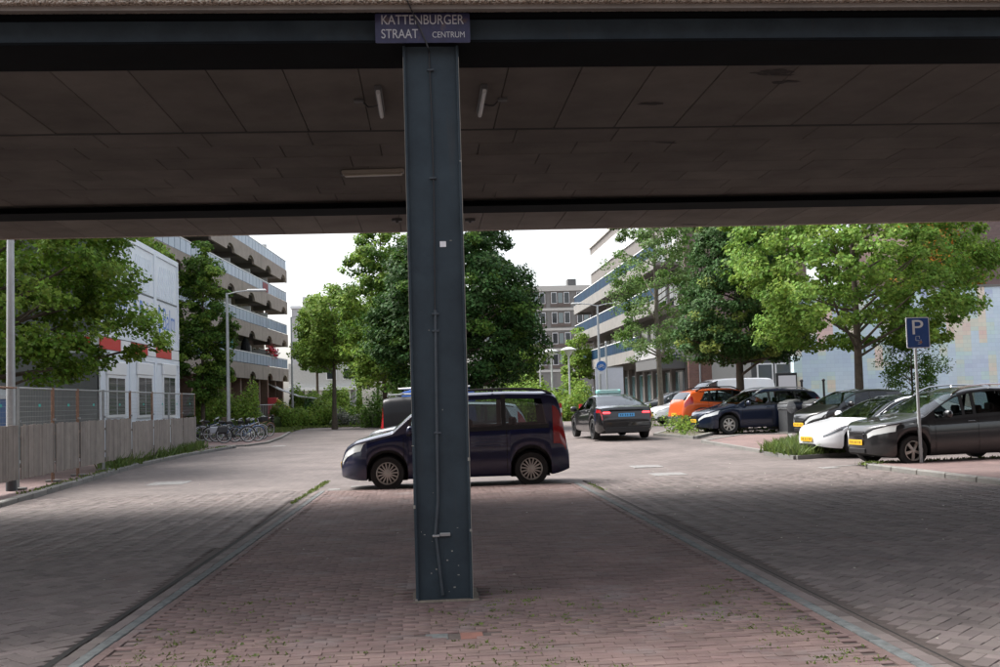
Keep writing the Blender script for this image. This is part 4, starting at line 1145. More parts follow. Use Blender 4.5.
M_core = mat('hedge_core', (.05,.078,.022), .95)
def bush(name, label, path, w, h, m, n, size, group=None, z=None, rough=.25, cat='hedge'):
    """a hedge or shrub along a path of (x, y): leaf mass over a twiggy core"""
    t = thing(name, label, cat, (path[0][0], path[0][1], zg(*path[0]) if z is None else z), 0, group)
    ox, oy = path[0]
    b = MB(); C = []; N = []
    seg = [(Vector((q[0]-ox,q[1]-oy,0)), Vector((p[0]-ox,p[1]-oy,0))) for q, p in zip(path[:-1], path[1:])]
    Ls = [max(.3,(p-q).length) for q, p in seg]; tot = sum(Ls)
    for (q, p), L in zip(seg, Ls):
        k = max(2,int(L/.7))
        for i in range(k+1):
            c = q.lerp(p, i/k); rr = w*.26
            b.lathe([(rr*.9,.0),(rr,h*.3),(rr*.8,h*.45),(rr*.2,h*.6)], 8, c=(c.x+rng.uniform(-.1,.1),c.y+rng.uniform(-.1,.1),0))
        d = (p-q).normalized() if (p-q).length > 1e-6 else Vector((1,0,0)); s = Vector((-d.y,d.x,0))
        kk = int(n*L/tot)
        u = nrg.random(kk); a = nrg.uniform(-.15*pi, 1.15*pi, kk)
        hl = h*(1+rough*np.sin(u*L*1.9+1)*.5+rough*np.sin(u*L*4.3)*.35+nrg.normal(0,.08,kk))
        rr = (1-.35*nrg.random(kk)**2)
        off = np.cos(a)*w/2*rr*(1+.15*np.sin(u*L*3)); zz = np.maximum(.03, np.abs(np.sin(a))**.7*hl*rr)
        zz = np.where(np.sin(a) < .25, nrg.random(kk)*hl*.7, zz)
        base = np.array(q)[None]+np.array(p-q)[None]*u[:,None]
        C.append(base+np.array(s)[None]*off[:,None]+np.array([0,0,1.])[None]*zz[:,None])
        N.append(np.array(s)[None]*np.cos(a)[:,None]+np.array([0,0,1.])[None]*np.sin(a)[:,None])
    b.build('twigs', M_core, t, fix=False)
    V, F_ = leaf_quads(np.concatenate(C), np.concatenate(N), size*1.6, .3); npmesh('foliage', V, F_, m, t)
    return t
bush('hedge', 'clipped green hedge behind the parked bicycles', [(-12.8,60),(-9.4,61)], 2.0, 2.5, L_light, 7000, .08)
bush('hedge', 'tall light green hedge in front of the pale pavilion', [(-11.2,90),(-6.4,90)], 2.4, 2.7, L_light, 8000, .11)
bush('shrub_border', 'long low green shrub border along the far left kerb', [(-11.0,79.5),(-7.5,81.5),(-4.6,81.5)], 2.6, 1.5, L_light, 9000, .10, cat='shrubs', rough=.4)
bush('shrub_border', 'greyish flowering shrubs at the right end of the left border', [(-6.6,78.6),(-3.2,78.8)], 1.6, 1.0, leaf('lavender_leaf', (.14,.15,.13), .3), 1700, .09, cat='shrubs', rough=.5)
bush('round_shrub', 'round clipped bush in front of the light green hedge', [(-5.4,84),(-5.0,84)], 1.5, 2.3, L_light, 900, .1, cat='bush')
bush('round_shrub', 'dark bush at the left end of the light green hedge', [(-9.6,86),(-8.6,86)], 1.4, 1.9, L_dark, 700, .1, cat='bush')
bush('shrub_border', 'loose green shrubs under the dark tree behind the column', [(-4.2,76),(-1.2,70),(1.5,66)], 2.6, 2.3, L_mid, 7000, .10, cat='shrubs', rough=.5)
bush('hedge', 'wide loose green hedge behind the black taxi', [(2.2,66),(6.0,64),(9.6,62.6)], 2.8, 2.0, L_light, 11000, .09, rough=.35)
bush('hedge', 'lighter hedge crest behind the wide hedge in the middle', [(3.0,70),(9.8,68)], 1.8, 2.5, L_light, 5000, .11, rough=.3)
def plants(name, label, pts, h, m, per=22, cat='plants', size=.055):
    t = thing(name, label, cat, (pts[0][0],pts[0][1],zg(pts[0][0],pts[0][1])))
    o = np.array([pts[0][0],pts[0][1],zg(pts[0][0],pts[0][1])])
    b = MB(); C = []
    for p in pts:
        hh = h*rng.uniform(.5,1.25); q = Vector(p)-Vector(o); tip = q+Vector((rng.gauss(0,.12),rng.gauss(0,.12),hh))
        b.tube([q,q.lerp(tip,.5)+Vector((rng.gauss(0,.03),rng.gauss(0,.03),0)),tip], [.008,.006,.003], 4)
        u = nrg.random(per)**.8
        C.append(np.array(q)[None]+np.array(tip-q)[None]*u[:,None]+nrg.normal(0,.07,(per,3)))
    tag(b.build('stems', mat('stem', (.10,.12,.04), .8), t, fix=False), kind='stuff')
    C = np.concatenate(C); C[:,2] = np.maximum(C[:,2],.03)
    V, F_ = leaf_quads(C, np.zeros_like(C), size*1.6, .5); npmesh('leaves', V, F_, m, t); return t
plants('bed_plants', 'leafy green plants in the kerbed bed before the orange car', [(x,y,zg(x,y)+.05) for x,y,z in scatter(bp2, 34)], .5, L_light)
q0, q1 = gt(642,436), gt(664,428)
plants('bed_plants', 'yellow green spiky weeds between the taxi and the white hatchback', [(9.6+rng.uniform(-.7,.7), 47.5+rng.uniform(-1,1), .28) for _ in range(14)], .85, L_light)
plants('bed_plants', 'low green weeds at the tyres of the dark blue estate car', [(10.2+rng.uniform(-.9,1.8), 36.2+rng.uniform(-.5,.1), .28) for _ in range(24)], .18, L_mid, per=10)
pts = [(rng.uniform(-11.5,-3.5), rng.uniform(77.2,79.2), .01) for _ in range(700)]
pts += [(rng.uniform(-11.5,-8.6), rng.uniform(66,77), .01) for _ in range(500)]
tufts('verge_grass', pts, .14, .10, M_grass, per=6, label='grass verge along the far left kerb before the shrubs', cat='grass')
gv = sheet('verge', [(-14,66.2),(-8.4,66.2),(-8.7,77.2),(-3.0,76.9),(6,66),(11,62),(11,110),(-14,110)], .05, M_soil); tag(gv, kind='structure')
# ================================================================== vehicles
def paint(name, col, metal=.0, rough=.32): return mat(name, col, rough, metal, coat=1., spec=.45)
M_cglass = mat('car_glass', (.008,.011,.012), .03, spec=.55)
M_ctrim = mat('car_black_trim', (.012,.012,.013), .45)
M_clad = mat('car_grey_cladding', (.045,.046,.048), .6)
M_under = mat('car_underbody', (.006,.006,.006), .9)
M_tyre = mat('tyre', (.018,.018,.018), .85, bump=.2, bscale=60)
M_rim = mat('alloy_rim', (.52,.50,.46), .35, .25)
M_rimd = mat('dark_rim', (.05,.05,.052), .4, .6)
M_chrome = mat('chrome', (.65,.66,.67), .12, 1.)
M_lens = mat('headlamp_lens', (.60,.62,.62), .12, .0, coat=1., spec=.8)
M_lensd = mat('headlamp_inner', (.12,.13,.14), .15, .5)
M_tail = mat('tail_lamp', (.28,.006,.008), .12, spec=.8)
M_amber = mat('amber_lamp', (.55,.18,.02), .2)
M_plate_y = mat('yellow_plate', (.72,.42,.02), .5)
M_plate_b = mat('blue_plate', (.10,.38,.72), .5)
M_plate_t = mat('plate_print', (.015,.015,.015), .6)
M_seat = mat('seat_fabric', (.03,.03,.032), .9)
def clear_glass():
    m = bpy.data.materials.new('car_clear_glass'); m.use_nodes = True
    n, l = m.node_tree.nodes, m.node_tree.links; n.remove(n['Principled BSDF'])
    t = n.new('ShaderNodeBsdfTransparent'); t.inputs[0].default_value = (.46,.52,.51,1)
    g = n.new('ShaderNodeBsdfGlossy'); g.inputs['Roughness'].default_value = .02; g.inputs[0].default_value = (.95,.97,1,1)
    f = n.new('ShaderNodeFresnel'); f.inputs[0].default_value = 1.62
    mx = n.new('ShaderNodeMixShader'); l.new(f.outputs[0], mx.inputs[0]); l.new(t.outputs[0], mx.inputs[1]); l.new(g.outputs[0], mx.inputs[2])
    l.new(mx.outputs[0], n['Material Output'].inputs['Surface']); return m
M_cg = clear_glass()

def car(name, label, spec, body_m, pos, heading, group='cars parked on the right', anchor=None, opts=None):
    """spec: L W H wheelbase front overhang, wheel radius, top and belt profiles from the nose; +x is forward"""
    o_ = dict(k=.20, rim=M_rim, spokes=7, rails=False, clad=False, plate='y', ef=.70, er=.16, glass_split=(.0,), roofm=None, rear_glass=True, side_glass=True, ring=10, sill=.20, dlo=(.10,.88))
    o_.update(opts or {})
    L, W, H, WB, fo, wr = spec['dim']
    hx = L/2
    TX = [hx-q[0] for q in spec['top']][::-1]; TZ = [q[1] for q in spec['top']][::-1]
    BX = [hx-q[0] for q in spec['belt']][::-1]; BZ = [q[1] for q in spec['belt']][::-1]
    # smoothed top profile
    fx = np.linspace(-hx, hx, 1200)
    def smooth(a, w=25):
        k = np.hanning(w); k /= k.sum(); p = np.concatenate([np.full(w,a[0]),a,np.full(w,a[-1])]); return np.convolve(p,k,'same')[w:-w]
    tz = smooth(np.interp(fx, TX, TZ), 41); bz = smooth(np.interp(fx, BX, BZ), 41)
    top = lambda x: float(np.interp(x, fx, tz))
    belt = lambda x: min(float(np.interp(x, fx, bz)), top(x)-.05)
    axf, axr = hx-fo, hx-fo-WB
    Ra = wr+.065
    def bot(x):
        z = o_['sill']
        if x > hx-.45: z += .07*((x-hx+.45)/.45)**2
        if x < -hx+.45: z += .10*((-hx+.45-x)/.45)**2
        for ax in (axf, axr):
            d = abs(x-ax)
            if d < Ra: z = max(z, wr+sqrt(Ra*Ra-d*d))
        return min(z, belt(x)-.08)
    def hw(x):
        w = W/2
        if x > hx-.65: w *= 1-o_['ef']*((x-hx+.65)/.65)**2.9
        if x < -hx+.6: w *= 1-o_['er']*((-hx+.6-x)/.6)**2.4
        return w
    ghm = H-max(BZ)
    def ring(x):
        w, zt, zs, zb = hw(x), top(x), belt(x), bot(x)
        gh = zt-zs; f = min(1,max(0,(gh-.10)/max(.05,ghm-.12))); ch = min(.075,.5*gh)
        wsx = .955*w; wrf = wsx*(1-o_['k']*f); ze = zt-ch; d = zs-zb
        P = [(0,zb),(.78*w,zb),(.91*w,zb),(.975*w,zb+min(.07,d*.2)),(1.0*w,zb+.40*d),(.995*w,zb+.66*d),(.992*w,zb+.84*d),(wsx,zs)]
        for g in (.3,.62,.86): P.append((wsx+(wrf-wsx)*(g+.10*sin(pi*g)*-1*0+g*0), zs+(ze-zs)*g))
        P += [(wrf,ze),(wrf*.94,ze+ch*.45),(wrf*.72,ze+ch*.80),(wrf*.38,ze+ch*.96),(0,zt)]
        return P
    def surf(x, i):                                # point on the left side at ring index i (float)
        R = ring(x); k = min(int(i), len(R)-2); g = i-k
        return Vector((x, R[k][0]+(R[k+1][0]-R[k][0])*g, R[k][1]+(R[k+1][1]-R[k][1])*g))
    # stations: arc length of the top profile plus the wheel arches
    al = np.concatenate([[0],np.cumsum(np.hypot(np.diff(fx),np.diff(tz)))])
    st = list(np.interp(np.linspace(0,al[-1],84), al, fx))
    for ax in (axf, axr):
        for a in np.linspace(0,pi,15): st.append(ax+Ra*cos(a)*.999)
        st += [ax-Ra-.004, ax+Ra+.004]
    gx = [hx-q for q in spec['sg']]; ws0, ws1 = hx-spec['ws'][0], hx-spec['ws'][1]
    rwx = (hx-spec['rw'][1], hx-spec['rw'][0]) if spec.get('rw') and o_['rear_glass'] else (9,9)
    st += [gx[0], gx[-1], ws0, ws1] + (list(rwx) if rwx[0] < 9 else [])
    st = sorted(s for s in st if -hx <= s <= hx)
    st = [s for i, s in enumerate(st) if i == 0 or s-st[i-1] > .0015]
    def nrm(x, i, s):
        e = 1e-3
        a = surf(min(hx,x+.01), i)-surf(max(-hx,x-.01), i); c = surf(x, min(15,i+.05))-surf(x, max(0,i-.05))
        n = c.cross(a); n = n.normalized() if n.length > 1e-9 else Vector((0,1,0))
        if n.y < 0 and i < 11: n = -n
        if i >= 11 and n.z < 0 and abs(n.z) > abs(n.x): n = -n
        if i >= 11 and abs(n.x) >= abs(n.z) and n.x*x < 0: n = -n
        return n
    root = thing(name, label, 'car' if spec.get('cat') is None else spec['cat'], (0,0,0), heading, group)
    ch_, sh_ = cos(heading), sin(heading)
    # body shell
    b = MB(); nR = 16
    full = []
    for x in st:
        R = ring(x); pts = [(x,p[0],p[1]) for p in R]; full.append(pts + [(q[0],-q[1],q[2]) for q in pts[14:0:-1]])
    m_ = len(full[0])
    vs = [p for r in full for p in r]
    for i in range(len(full)-1):
        for k in range(m_):
            k2 = (k+1) % m_
            seg = k if k < 15 else m_-1-k
            xm = (st[i]+st[i+1])/2
            if o_['side_glass'] and 7 <= seg <= 10 and gx[-1] < xm < gx[0]: continue
            if 11 <= seg <= 14 and (ws1 < xm < ws0 or rwx[0] < xm < rwx[1]): continue
            mi = 1 if seg <= 1 or (seg == 2 and bot(st[i]) > o_['sill']+.12) else (2 if (seg == 2 and o_['clad'] is not None) or (o_['clad'] and seg <= 3 and (belt(st[i]) > .6)) else (0 if not (o_['roofm'] and seg >= 12 and top(st[i]) > H-.12) else 3))
            b.f.append((i*m_+k, i*m_+k2, (i+1)*m_+k2, (i+1)*m_+k)); b.m.append(mi)
    b.v = vs
    b.f.append(tuple(range(m_))); b.m.append(0); b.f.append(tuple((len(full)-1)*m_+k for k in range(m_))); b.m.append(0)
    body = b.build('body', [body_m, M_under, M_clad if o_['clad'] else body_m, o_['roofm'] or body_m], root, smooth=38)
    def patch(nm, x0, x1, i0, i1, m, off=.004, both=True, cross=False, par=None, nx=None, sl0=0., sl1=0., ni=None):
        """strip of the body surface; sl0/sl1 slant the ends along x with height. cross: spans the car (screens)"""
        outs = []
        n1 = nx or max(4,int(abs(x1-x0)/.05)); n2 = ni or 6
        if cross:
            idx = [i0+(15-i0)*t for t in np.linspace(0,1,7)]
            bb = MB(); rows = []
            xs_ = np.interp(np.linspace(np.interp(x0,fx,al),np.interp(x1,fx,al),14), al, fx)
            for x in xs_:
                l_ = [surf(x,i)+nrm(x,i,1)*off for i in idx]; rows.append(l_+[Vector((p.x,-p.y,p.z)) for p in l_[-2::-1]])
            c = len(rows[0]); bb.add([p for r in rows for p in r], [(i*c+k,i*c+k+1,(i+1)*c+k+1,(i+1)*c+k) for i in range(len(rows)-1) for k in range(c-1)])
            return bb.build(nm, m, par or root, smooth=50, fix=False)
        for s in ((1,-1) if both else (1,)):
            bb = MB(); rows = []
            for t in np.linspace(0,1,n1+1):
                row_ = []
                for i in np.linspace(i0,i1,n2):
                    g = (i-i0)/(i1-i0); xa = x0+sl0*g; xb = x1+sl1*g; x = xa+(xb-xa)*t
                    p = surf(x,i)+nrm(x,i,1)*off; row_.append(Vector((p.x,p.y*s,p.z)))
                rows.append(row_)
            c = len(rows[0]); bb.add([p for r in rows for p in r], [(i*c+k,i*c+k+1,(i+1)*c+k+1,(i+1)*c+k) for i in range(len(rows)-1) for k in range(c-1)])
            outs.append(bb.build(nm, m, par or root, smooth=50, fix=False))
        return outs
    # glass
    patch('windscreen', ws1, ws0, 11.2, 15, M_cg, .002, cross=True)
    patch('pillar', ws1, ws0, 11, 11.22, body_m, .0005, ni=3)
    if rwx[0] < 9:
        patch('rear_window', rwx[0], rwx[1], 11.25, 15, M_cg, .002, cross=True)
        patch('pillar', rwx[0], rwx[1], 11, 11.27, body_m, .0005, ni=3)
    lo, hi = 7+4*o_['dlo'][0], 7+4*o_['dlo'][1]
    if o_['side_glass']:
        sl = spec.get('sl',.12); nq = len(gx)-1
        patch('window_trim', gx[-1], gx[0], 7, lo+.06, M_ctrim, .001, ni=3)
        patch('window_trim', gx[-1], gx[0], hi-.06, 11, M_ctrim if o_.get('dark_rail', True) else body_m, .001, ni=3)
        patch('pillar', gx[-1]-.005, gx[-1]+.05, 7, 11, body_m, .0008, sl1=sl, ni=8)
        patch('pillar', gx[0]-.05, gx[0]+.005, 7, 11, body_m, .0008, ni=8)
        for j in range(nq):
            a, c = gx[j+1], gx[j]
            patch('side_window', a+(.03 if j == nq-1 else .035), c-.035, lo, hi, M_cg if j < 2 or not o_.get('tint') else M_cglass, .002, sl0=sl if j == nq-1 else 0)
            if j < nq-1: patch('pillar', a-.045, a+.045, 7, 11, M_ctrim, .0015, ni=8)
    # seats, dashboard, wheel wells
    zs0 = o_['sill']+.12
    for xr, n_ in ((hx-spec['ws'][1]-.35, 2), (hx-spec['ws'][1]-1.22, 2)):
        for s in (1,-1):
            bb = MB(); wS = W*.24
            bb.box(xr-.25,-wS/2,zs0,xr+.28,wS/2,zs0+.28,bev=.05)
            zt_ = min(belt(xr)+.02, zs0+.95)
            bb.prism([(xr-.30,zs0+.2),(xr-.16,zs0+.2),(xr-.30,zt_),(xr-.40,zt_)], -wS/2, wS/2, plane='xz')
            bb.box(xr-.43,-.13,zt_+.04,xr-.33,.13,zt_+.22,bev=.035)
            bb.build('seat', M_seat, root, loc=(0,s*W*.21,0))
    bb = MB(); xd = ws0-.28; bb.box(xd-.25,-W*.42,zs0+.3,xd+.12,W*.42,belt(ws0)-.03,bev=.05); bb.build('dashboard', M_ctrim, root)
    bb = MB(); bb.tube([(xd-.32+.05*sin(a), .18*cos(a)+W*.2, belt(ws0)-.06+.17*sin(a)) for a in np.linspace(0,2*pi,15)], .016, 5, cap=False); bb.build('steering_wheel', M_ctrim, root)
    for ax in (axf, axr):
        bb = MB(); bb.box(ax-Ra*.97,-(W/2-.25),o_['sill']-.03,ax+Ra*.97,W/2-.25,wr+Ra*.9); bb.build('wheel_well', M_under, root)
    # door seams
    for q in spec['seams']:
        patch('door_seam', hx-q-.006, hx-q+.006, 3., 7., M_under, .0015, nx=1, ni=10)
    for q in spec['handles']:
        for s in (1,-1):
            p = surf(hx-q, 6.35); bb = MB(); bb.box(p.x-.09, -.014, p.z-.014, p.x+.09, .022, p.z+.014, bev=.01)
            bb.build('door_handle', body_m if spec.get('hcol') else M_ctrim, root, loc=(0,s*(p.y+.006),0))
    patch('bonnet_seam', ws0+.02, hx-.10, 11.5, 11.62, M_under, .0012, ni=2)
    # lamps
    for q in spec['head']: patch('headlamp', hx-q[1], hx-q[0], q[2], q[3], o_.get('lens', M_lens), .006, sl0=q[4] if len(q) > 4 else 0)
    for q in spec['tail']: patch('tail_lamp', hx-q[1], hx-q[0], q[2], q[3], M_tail, .007)
    # nose and tail furniture
    def plate_box(nm, x, z0, z1, w, m, d=.02, bev=.008, y0=None, par=None):
        bb = MB(); s = 1 if x > 0 else -1
        bb.box(min(x,x+s*d), -w/2 if y0 is None else y0, z0, max(x,x+s*d), w/2 if y0 is None else y0+w, z1, bev=bev); return bb.build(nm, m, par or root)
    def xfront(z):                                    # foremost x of the centre line at height z
        xs_ = fx[fx > hx-.8]; c = [x for x in xs_ if top(x) >= z]; return max(c) if c else hx
    def xrear(z):
        xs_ = fx[fx < -hx+1.2]; c = [x for x in xs_ if top(x) >= z]; return min(c) if c else -hx
    for (nm, z0, z1, w, mm) in spec['front']:
        x = min(xfront(z1), hx)-.012; plate_box(nm, x, z0, z1, w, mm, .022+max(0,xfront(z0)-xfront(z1)))
    for (nm, z0, z1, w, mm) in spec['rear']:
        x = max(xrear(z1),-hx)+.012; plate_box(nm, x, z0, z1, w, mm, .024+max(0,xrear(z1)-xrear(z0)))
    if o_['plate']:
        pm = {'y':M_plate_y,'b':M_plate_b}[o_['plate']]
        for sgn, zc in ((1,spec['pz'][0]),(-1,spec['pz'][1])):
            x = (xfront(zc+.06)+.035) if sgn > 0 else (xrear(zc+.06)-.03)
            x = min(x,hx+.03) if sgn > 0 else max(x,-hx-.03)
            pl = plate_box('number_plate', x-sgn*.008, zc-.055, zc+.055, .52, pm, .012, .003)
            bb = MB()
            for k in range(6):
                yy = -.19+k*.068+(.02 if k > 1 else 0)+(.02 if k > 3 else 0)
                bb.box(min(x+sgn*.0045,x+sgn*.0065), yy-.013, zc-.028, max(x+sgn*.0045,x+sgn*.0065), yy+.013, zc+.028)
            bb.build('plate_marks', M_plate_t, pl)
    # mirrors
    mq = spec['mirror']; p = surf(hx-mq, 7.2)
    for s in (1,-1):
        bb = MB(); N = 10
        bb.lathe([(.0,-.09),(.07,-.08),(.095,-.02),(.09,.06),(.06,.09),(.0,.095)], N, axis='y')
        q = bb.build('mirror', o_.get('mirror_m') or body_m, root, smooth=60, loc=(p.x, s*(p.y+.16), p.z+.09)); q.scale = (.75,1.15,.95)
        bb = MB(); bb.tube([(p.x,s*(p.y-.01),p.z+.02),(p.x,s*(p.y+.12),p.z+.06)], .022, 6); bb.build('mirror_arm', M_ctrim, root)
    # roof rails
    if o_['rails']:
        r0_, r1_ = o_['rails']; mr = o_.get('rail_m', M_ctrim)
        for s in (1,-1):
            bb = MB(); pts = []
            for t in np.linspace(0,1,12):
                x = hx-(r0_+(r1_-r0_)*t); q = surf(x, 12.0); h = .075*min(1, 8*t, 8*(1-t)); pts.append((x, s*q.y, q.z+.005+h))
            bb.tube(pts, .024, 6)
            for t in (.0,.5,1.): k = int(t*11); bb.tube([pts[k],(pts[k][0],pts[k][1],pts[k][2]-.06)], .022, 6)
            bb.build('roof_rail', mr, root, smooth=50)
    # wheels
    wmesh = None
    for ax in (axf, axr):
        for s in (1,-1):
            w_ = bpy.data.objects.new('wheel', None); COL.objects.link(w_); w_.parent = root; w_.location = (ax, s*(W/2-.115), wr); w_.rotation_euler = (0, rng.uniform(0,6), 0 if s > 0 else pi)
            w_.empty_display_size = .1
            if wmesh is None:
                rr = wr*.66
                b1 = MB(); b1.lathe([(rr,-.09),(wr*.95,-.10),(wr,-.075),(wr,.075),(wr*.95,.10),(rr*1.02,.085),(rr,.07)], 30, axis='y', cap=False)
                b2 = MB(); b2.lathe([(rr*1.0,-.06),(rr*1.0,.085),(rr*.94,.092),(rr*.92,.055),(rr*.90,.02)], 28, axis='y', cap=False)
                ns = o_['spokes']
                for k in range(ns):
                    a = 2*pi*k/ns
                    wdt = (.22 if ns < 8 else .10)*rr*1.1
                    e = Vector((cos(a),0,sin(a))); g = Vector((-sin(a),0,cos(a)))
                    q = [e*rr*.10-g*wdt*.45, e*rr*.10+g*wdt*.45, e*rr*.95+g*wdt*.62, e*rr*.95-g*wdt*.62]
                    b2.add([tuple(v+Vector((0,.045+.03*(j < 2),0))) for j, v in enumerate(q)]+[tuple(v+Vector((0,.02,0))) for v in q], [(0,1,2,3),(0,4,5,1),(1,5,6,2),(3,2,6,7),(0,3,7,4)])
                b2.lathe([(.0,.02),(rr*.2,.02),(rr*.2,.075),(rr*.14,.085),(0.001,.085)], 14, axis='y')
                b3 = MB(); b3.lathe([(.001,.0),(rr*.9,.0),(rr*.9,.012),(.001,.012)], 20, axis='y')
                o1 = b1.build('tyre', M_tyre, w_, smooth=45); o2 = b2.build('rim', o_['rim'], w_, smooth=40); o3 = b3.build('brake_disc', M_under, w_)
                wmesh = (o1.data,o2.data,o3.data)
            else:
                for nm, me in zip(('tyre','rim','brake_disc'), wmesh): link(nm, me, w_)
    # place: anchor = world spot of a wheel contact or the centre
    if anchor:
        ax = axf if anchor[0] == 'f' else axr; sy = (1 if anchor[1] == 'l' else -1)*(W/2-.10)
        pos = (pos[0]-(ax*ch_-sy*sh_), pos[1]-(ax*sh_+sy*ch_))
    root.location = (pos[0], pos[1], zg(*pos)+(opts or {}).get('dz',.012))
    root['_'] = 0; del root['_']
    return root, surf, top, hx

SP_van = dict(dim=(4.40,1.83,1.84,2.76,.90,.325), cat='van',
    top=[(0,.52),(.03,.70),(.10,.84),(.30,.96),(.70,1.06),(.98,1.12),(1.30,1.40),(1.62,1.66),(1.9,1.77),(2.4,1.83),(3.2,1.84),(4.05,1.81),(4.19,1.76),(4.26,1.55),(4.33,1.12),(4.37,.85),(4.40,.55)],
    belt=[(0,.46),(.1,.72),(.3,.86),(.98,1.00),(2.,1.06),(4.2,1.10),(4.33,1.0),(4.40,.48)], ws=(1.02,1.78), rw=(4.19,4.305),
    sg=[1.28,2.10,3.15,4.02], seams=(1.22,2.15,3.20), handles=(2.0,2.35), sl=.10,
    head=[(.03,.40,5.9,8.3,-.12)], tail=[(4.10,4.345,5.0,9.3)], mirror=1.35, pz=(.48,.85),
    front=[('grille',.36,.46,.75,M_ctrim)], rear=[('bumper',.30,.58,1.5,M_ctrim)])
SP_sedan = dict(dim=(4.69,1.85,1.44,2.875,.84,.335),
    top=[(0,.50),(.03,.58),(.12,.65),(.4,.755),(.8,.83),(1.15,.895),(1.5,1.07),(1.9,1.28),(2.3,1.41),(2.7,1.445),(3.15,1.40),(3.7,1.235),(4.2,1.07),(4.45,1.035),(4.6,1.03),(4.64,.92),(4.67,.7),(4.69,.5)],
    belt=[(0,.43),(.4,.68),(1.15,.86),(3.0,.93),(4.2,.97),(4.6,.95),(4.66,.7),(4.69,.42)], ws=(1.17,2.05), rw=(3.02,4.15),
    sg=[1.45,2.45,3.45], seams=(1.40,2.48,3.45), handles=(2.32,3.32), sl=.35, hcol=1,
    head=[(.10,.55,6.4,7.5,-.1)], tail=[(4.30,4.66,6.15,7.15)], mirror=1.55, pz=(.42,.78),
    front=[('air_intake',.24,.31,.70,M_ctrim)], rear=[('diffuser',.24,.40,1.4,M_ctrim)])
SP_mpv = dict(dim=(4.38,1.80,1.635,2.70,.80,.318),
    top=[(0,.68),(.02,.77),(.08,.85),(.3,.93),(.75,1.01),(1.08,1.07),(1.5,1.31),(1.9,1.51),(2.3,1.60),(2.8,1.635),(3.7,1.60),(4.1,1.53),(4.28,1.30),(4.38,1.02),(4.44,.8),(4.47,.5)],
    belt=[(0,.58),(.08,.74),(.3,.83),(1.08,.94),(3.,1.00),(4.2,1.06),(4.4,.9),(4.47,.46)], ws=(1.12,2.0), rw=(4.1,4.35),
    sg=[1.32,2.05,2.32,3.25,4.02], seams=(1.32,2.36,3.35), handles=(2.2,3.2), sl=.2, hcol=1,
    head=[(.04,.40,5.9,8.4,-.10)], tail=[(4.12,4.44,5.4,9.6)], mirror=1.55, pz=(.50,.85),
    front=[('grille',.62,.73,.56,M_ctrim),('grille_bar',.66,.69,.58,M_chrome),('air_intake',.27,.37,.62,M_ctrim)], rear=[('bumper',.30,.55,1.4,M_ctrim)])
SP_est = dict(dim=(4.47,1.79,1.48,2.65,.90,.318),
    top=[(0,.56),(.03,.66),(.10,.74),(.40,.84),(.9,.92),(1.15,.99),(1.6,1.22),(2.0,1.40),(2.4,1.47),(2.9,1.48),(3.7,1.45),(4.1,1.38),(4.28,1.20),(4.38,1.0),(4.44,.8),(4.47,.5)],
    belt=[(0,.44),(.12,.64),(.45,.76),(1.15,.90),(3.,.96),(4.2,1.0),(4.4,.85),(4.47,.44)], ws=(1.18,2.05), rw=(4.1,4.34),
    sg=[1.45,2.40,3.35,4.08], seams=(1.38,2.44,3.4), handles=(2.3,3.28), sl=.3, hcol=1,
    head=[(.03,.50,5.9,8.0,-.12)], tail=[(4.10,4.42,5.8,8.6)], mirror=1.55, pz=(.46,.8),
    front=[('grille',.54,.63,.54,M_ctrim),('air_intake',.26,.36,.6,M_ctrim)], rear=[('bumper',.30,.5,1.4,M_ctrim)])
SP_suv = dict(dim=(4.42,1.83,1.57,2.72,.88,.335),
    top=[(0,.52),(.03,.70),(.10,.82),(.4,.94),(.9,1.02),(1.15,1.08),(1.6,1.32),(2.0,1.49),(2.4,1.56),(3.0,1.57),(3.7,1.52),(4.0,1.46),(4.12,1.36),(4.30,1.12),(4.37,.95),(4.42,.55)],
    belt=[(0,.48),(.12,.75),(.45,.88),(1.15,.97),(3.,1.04),(4.1,1.12),(4.3,.98),(4.42,.50)], ws=(1.18,2.05), rw=(4.02,4.26),
    sg=[1.45,2.40,3.30,3.72], seams=(1.38,2.44,3.4), handles=(2.3,3.28), sl=.25, hcol=1,
    head=[(.03,.45,6.0,7.9,-.1)], tail=[(3.98,4.30,6.2,9.0)], mirror=1.55, pz=(.50,.62),
    front=[('grille',.56,.66,.9,M_ctrim),('air_intake',.28,.40,1.1,M_ctrim)], rear=[('bumper',.30,.55,1.45,M_clad)])
SP_mini = dict(dim=(3.45,1.62,1.46,2.34,.66,.285),
    top=[(0,.60),(.03,.70),(.10,.78),(.35,.87),(.62,.95),(.8,1.01),(1.2,1.27),(1.5,1.40),(1.9,1.46),(2.5,1.45),(3.0,1.40),(3.2,1.28),(3.34,.98),(3.42,.75),(3.45,.5)],
    belt=[(0,.46),(.10,.68),(.35,.80),(.8,.91),(2.,.98),(3.2,1.04),(3.36,.85),(3.45,.46)], ws=(.83,1.52), rw=(3.02,3.28),
    sg=[1.05,1.95,2.78], seams=(1.0,2.0,2.8), handles=(1.85,2.66), sl=.25,
    head=[(.02,.42,5.8,8.2,-.1)], tail=[(3.14,3.38,5.4,8.6)], mirror=1.15, pz=(.46,.75),
    front=[('grille',.52,.60,.5,M_ctrim),('air_intake',.26,.36,.55,M_ctrim)], rear=[('bumper',.28,.5,1.2,M_ctrim)])
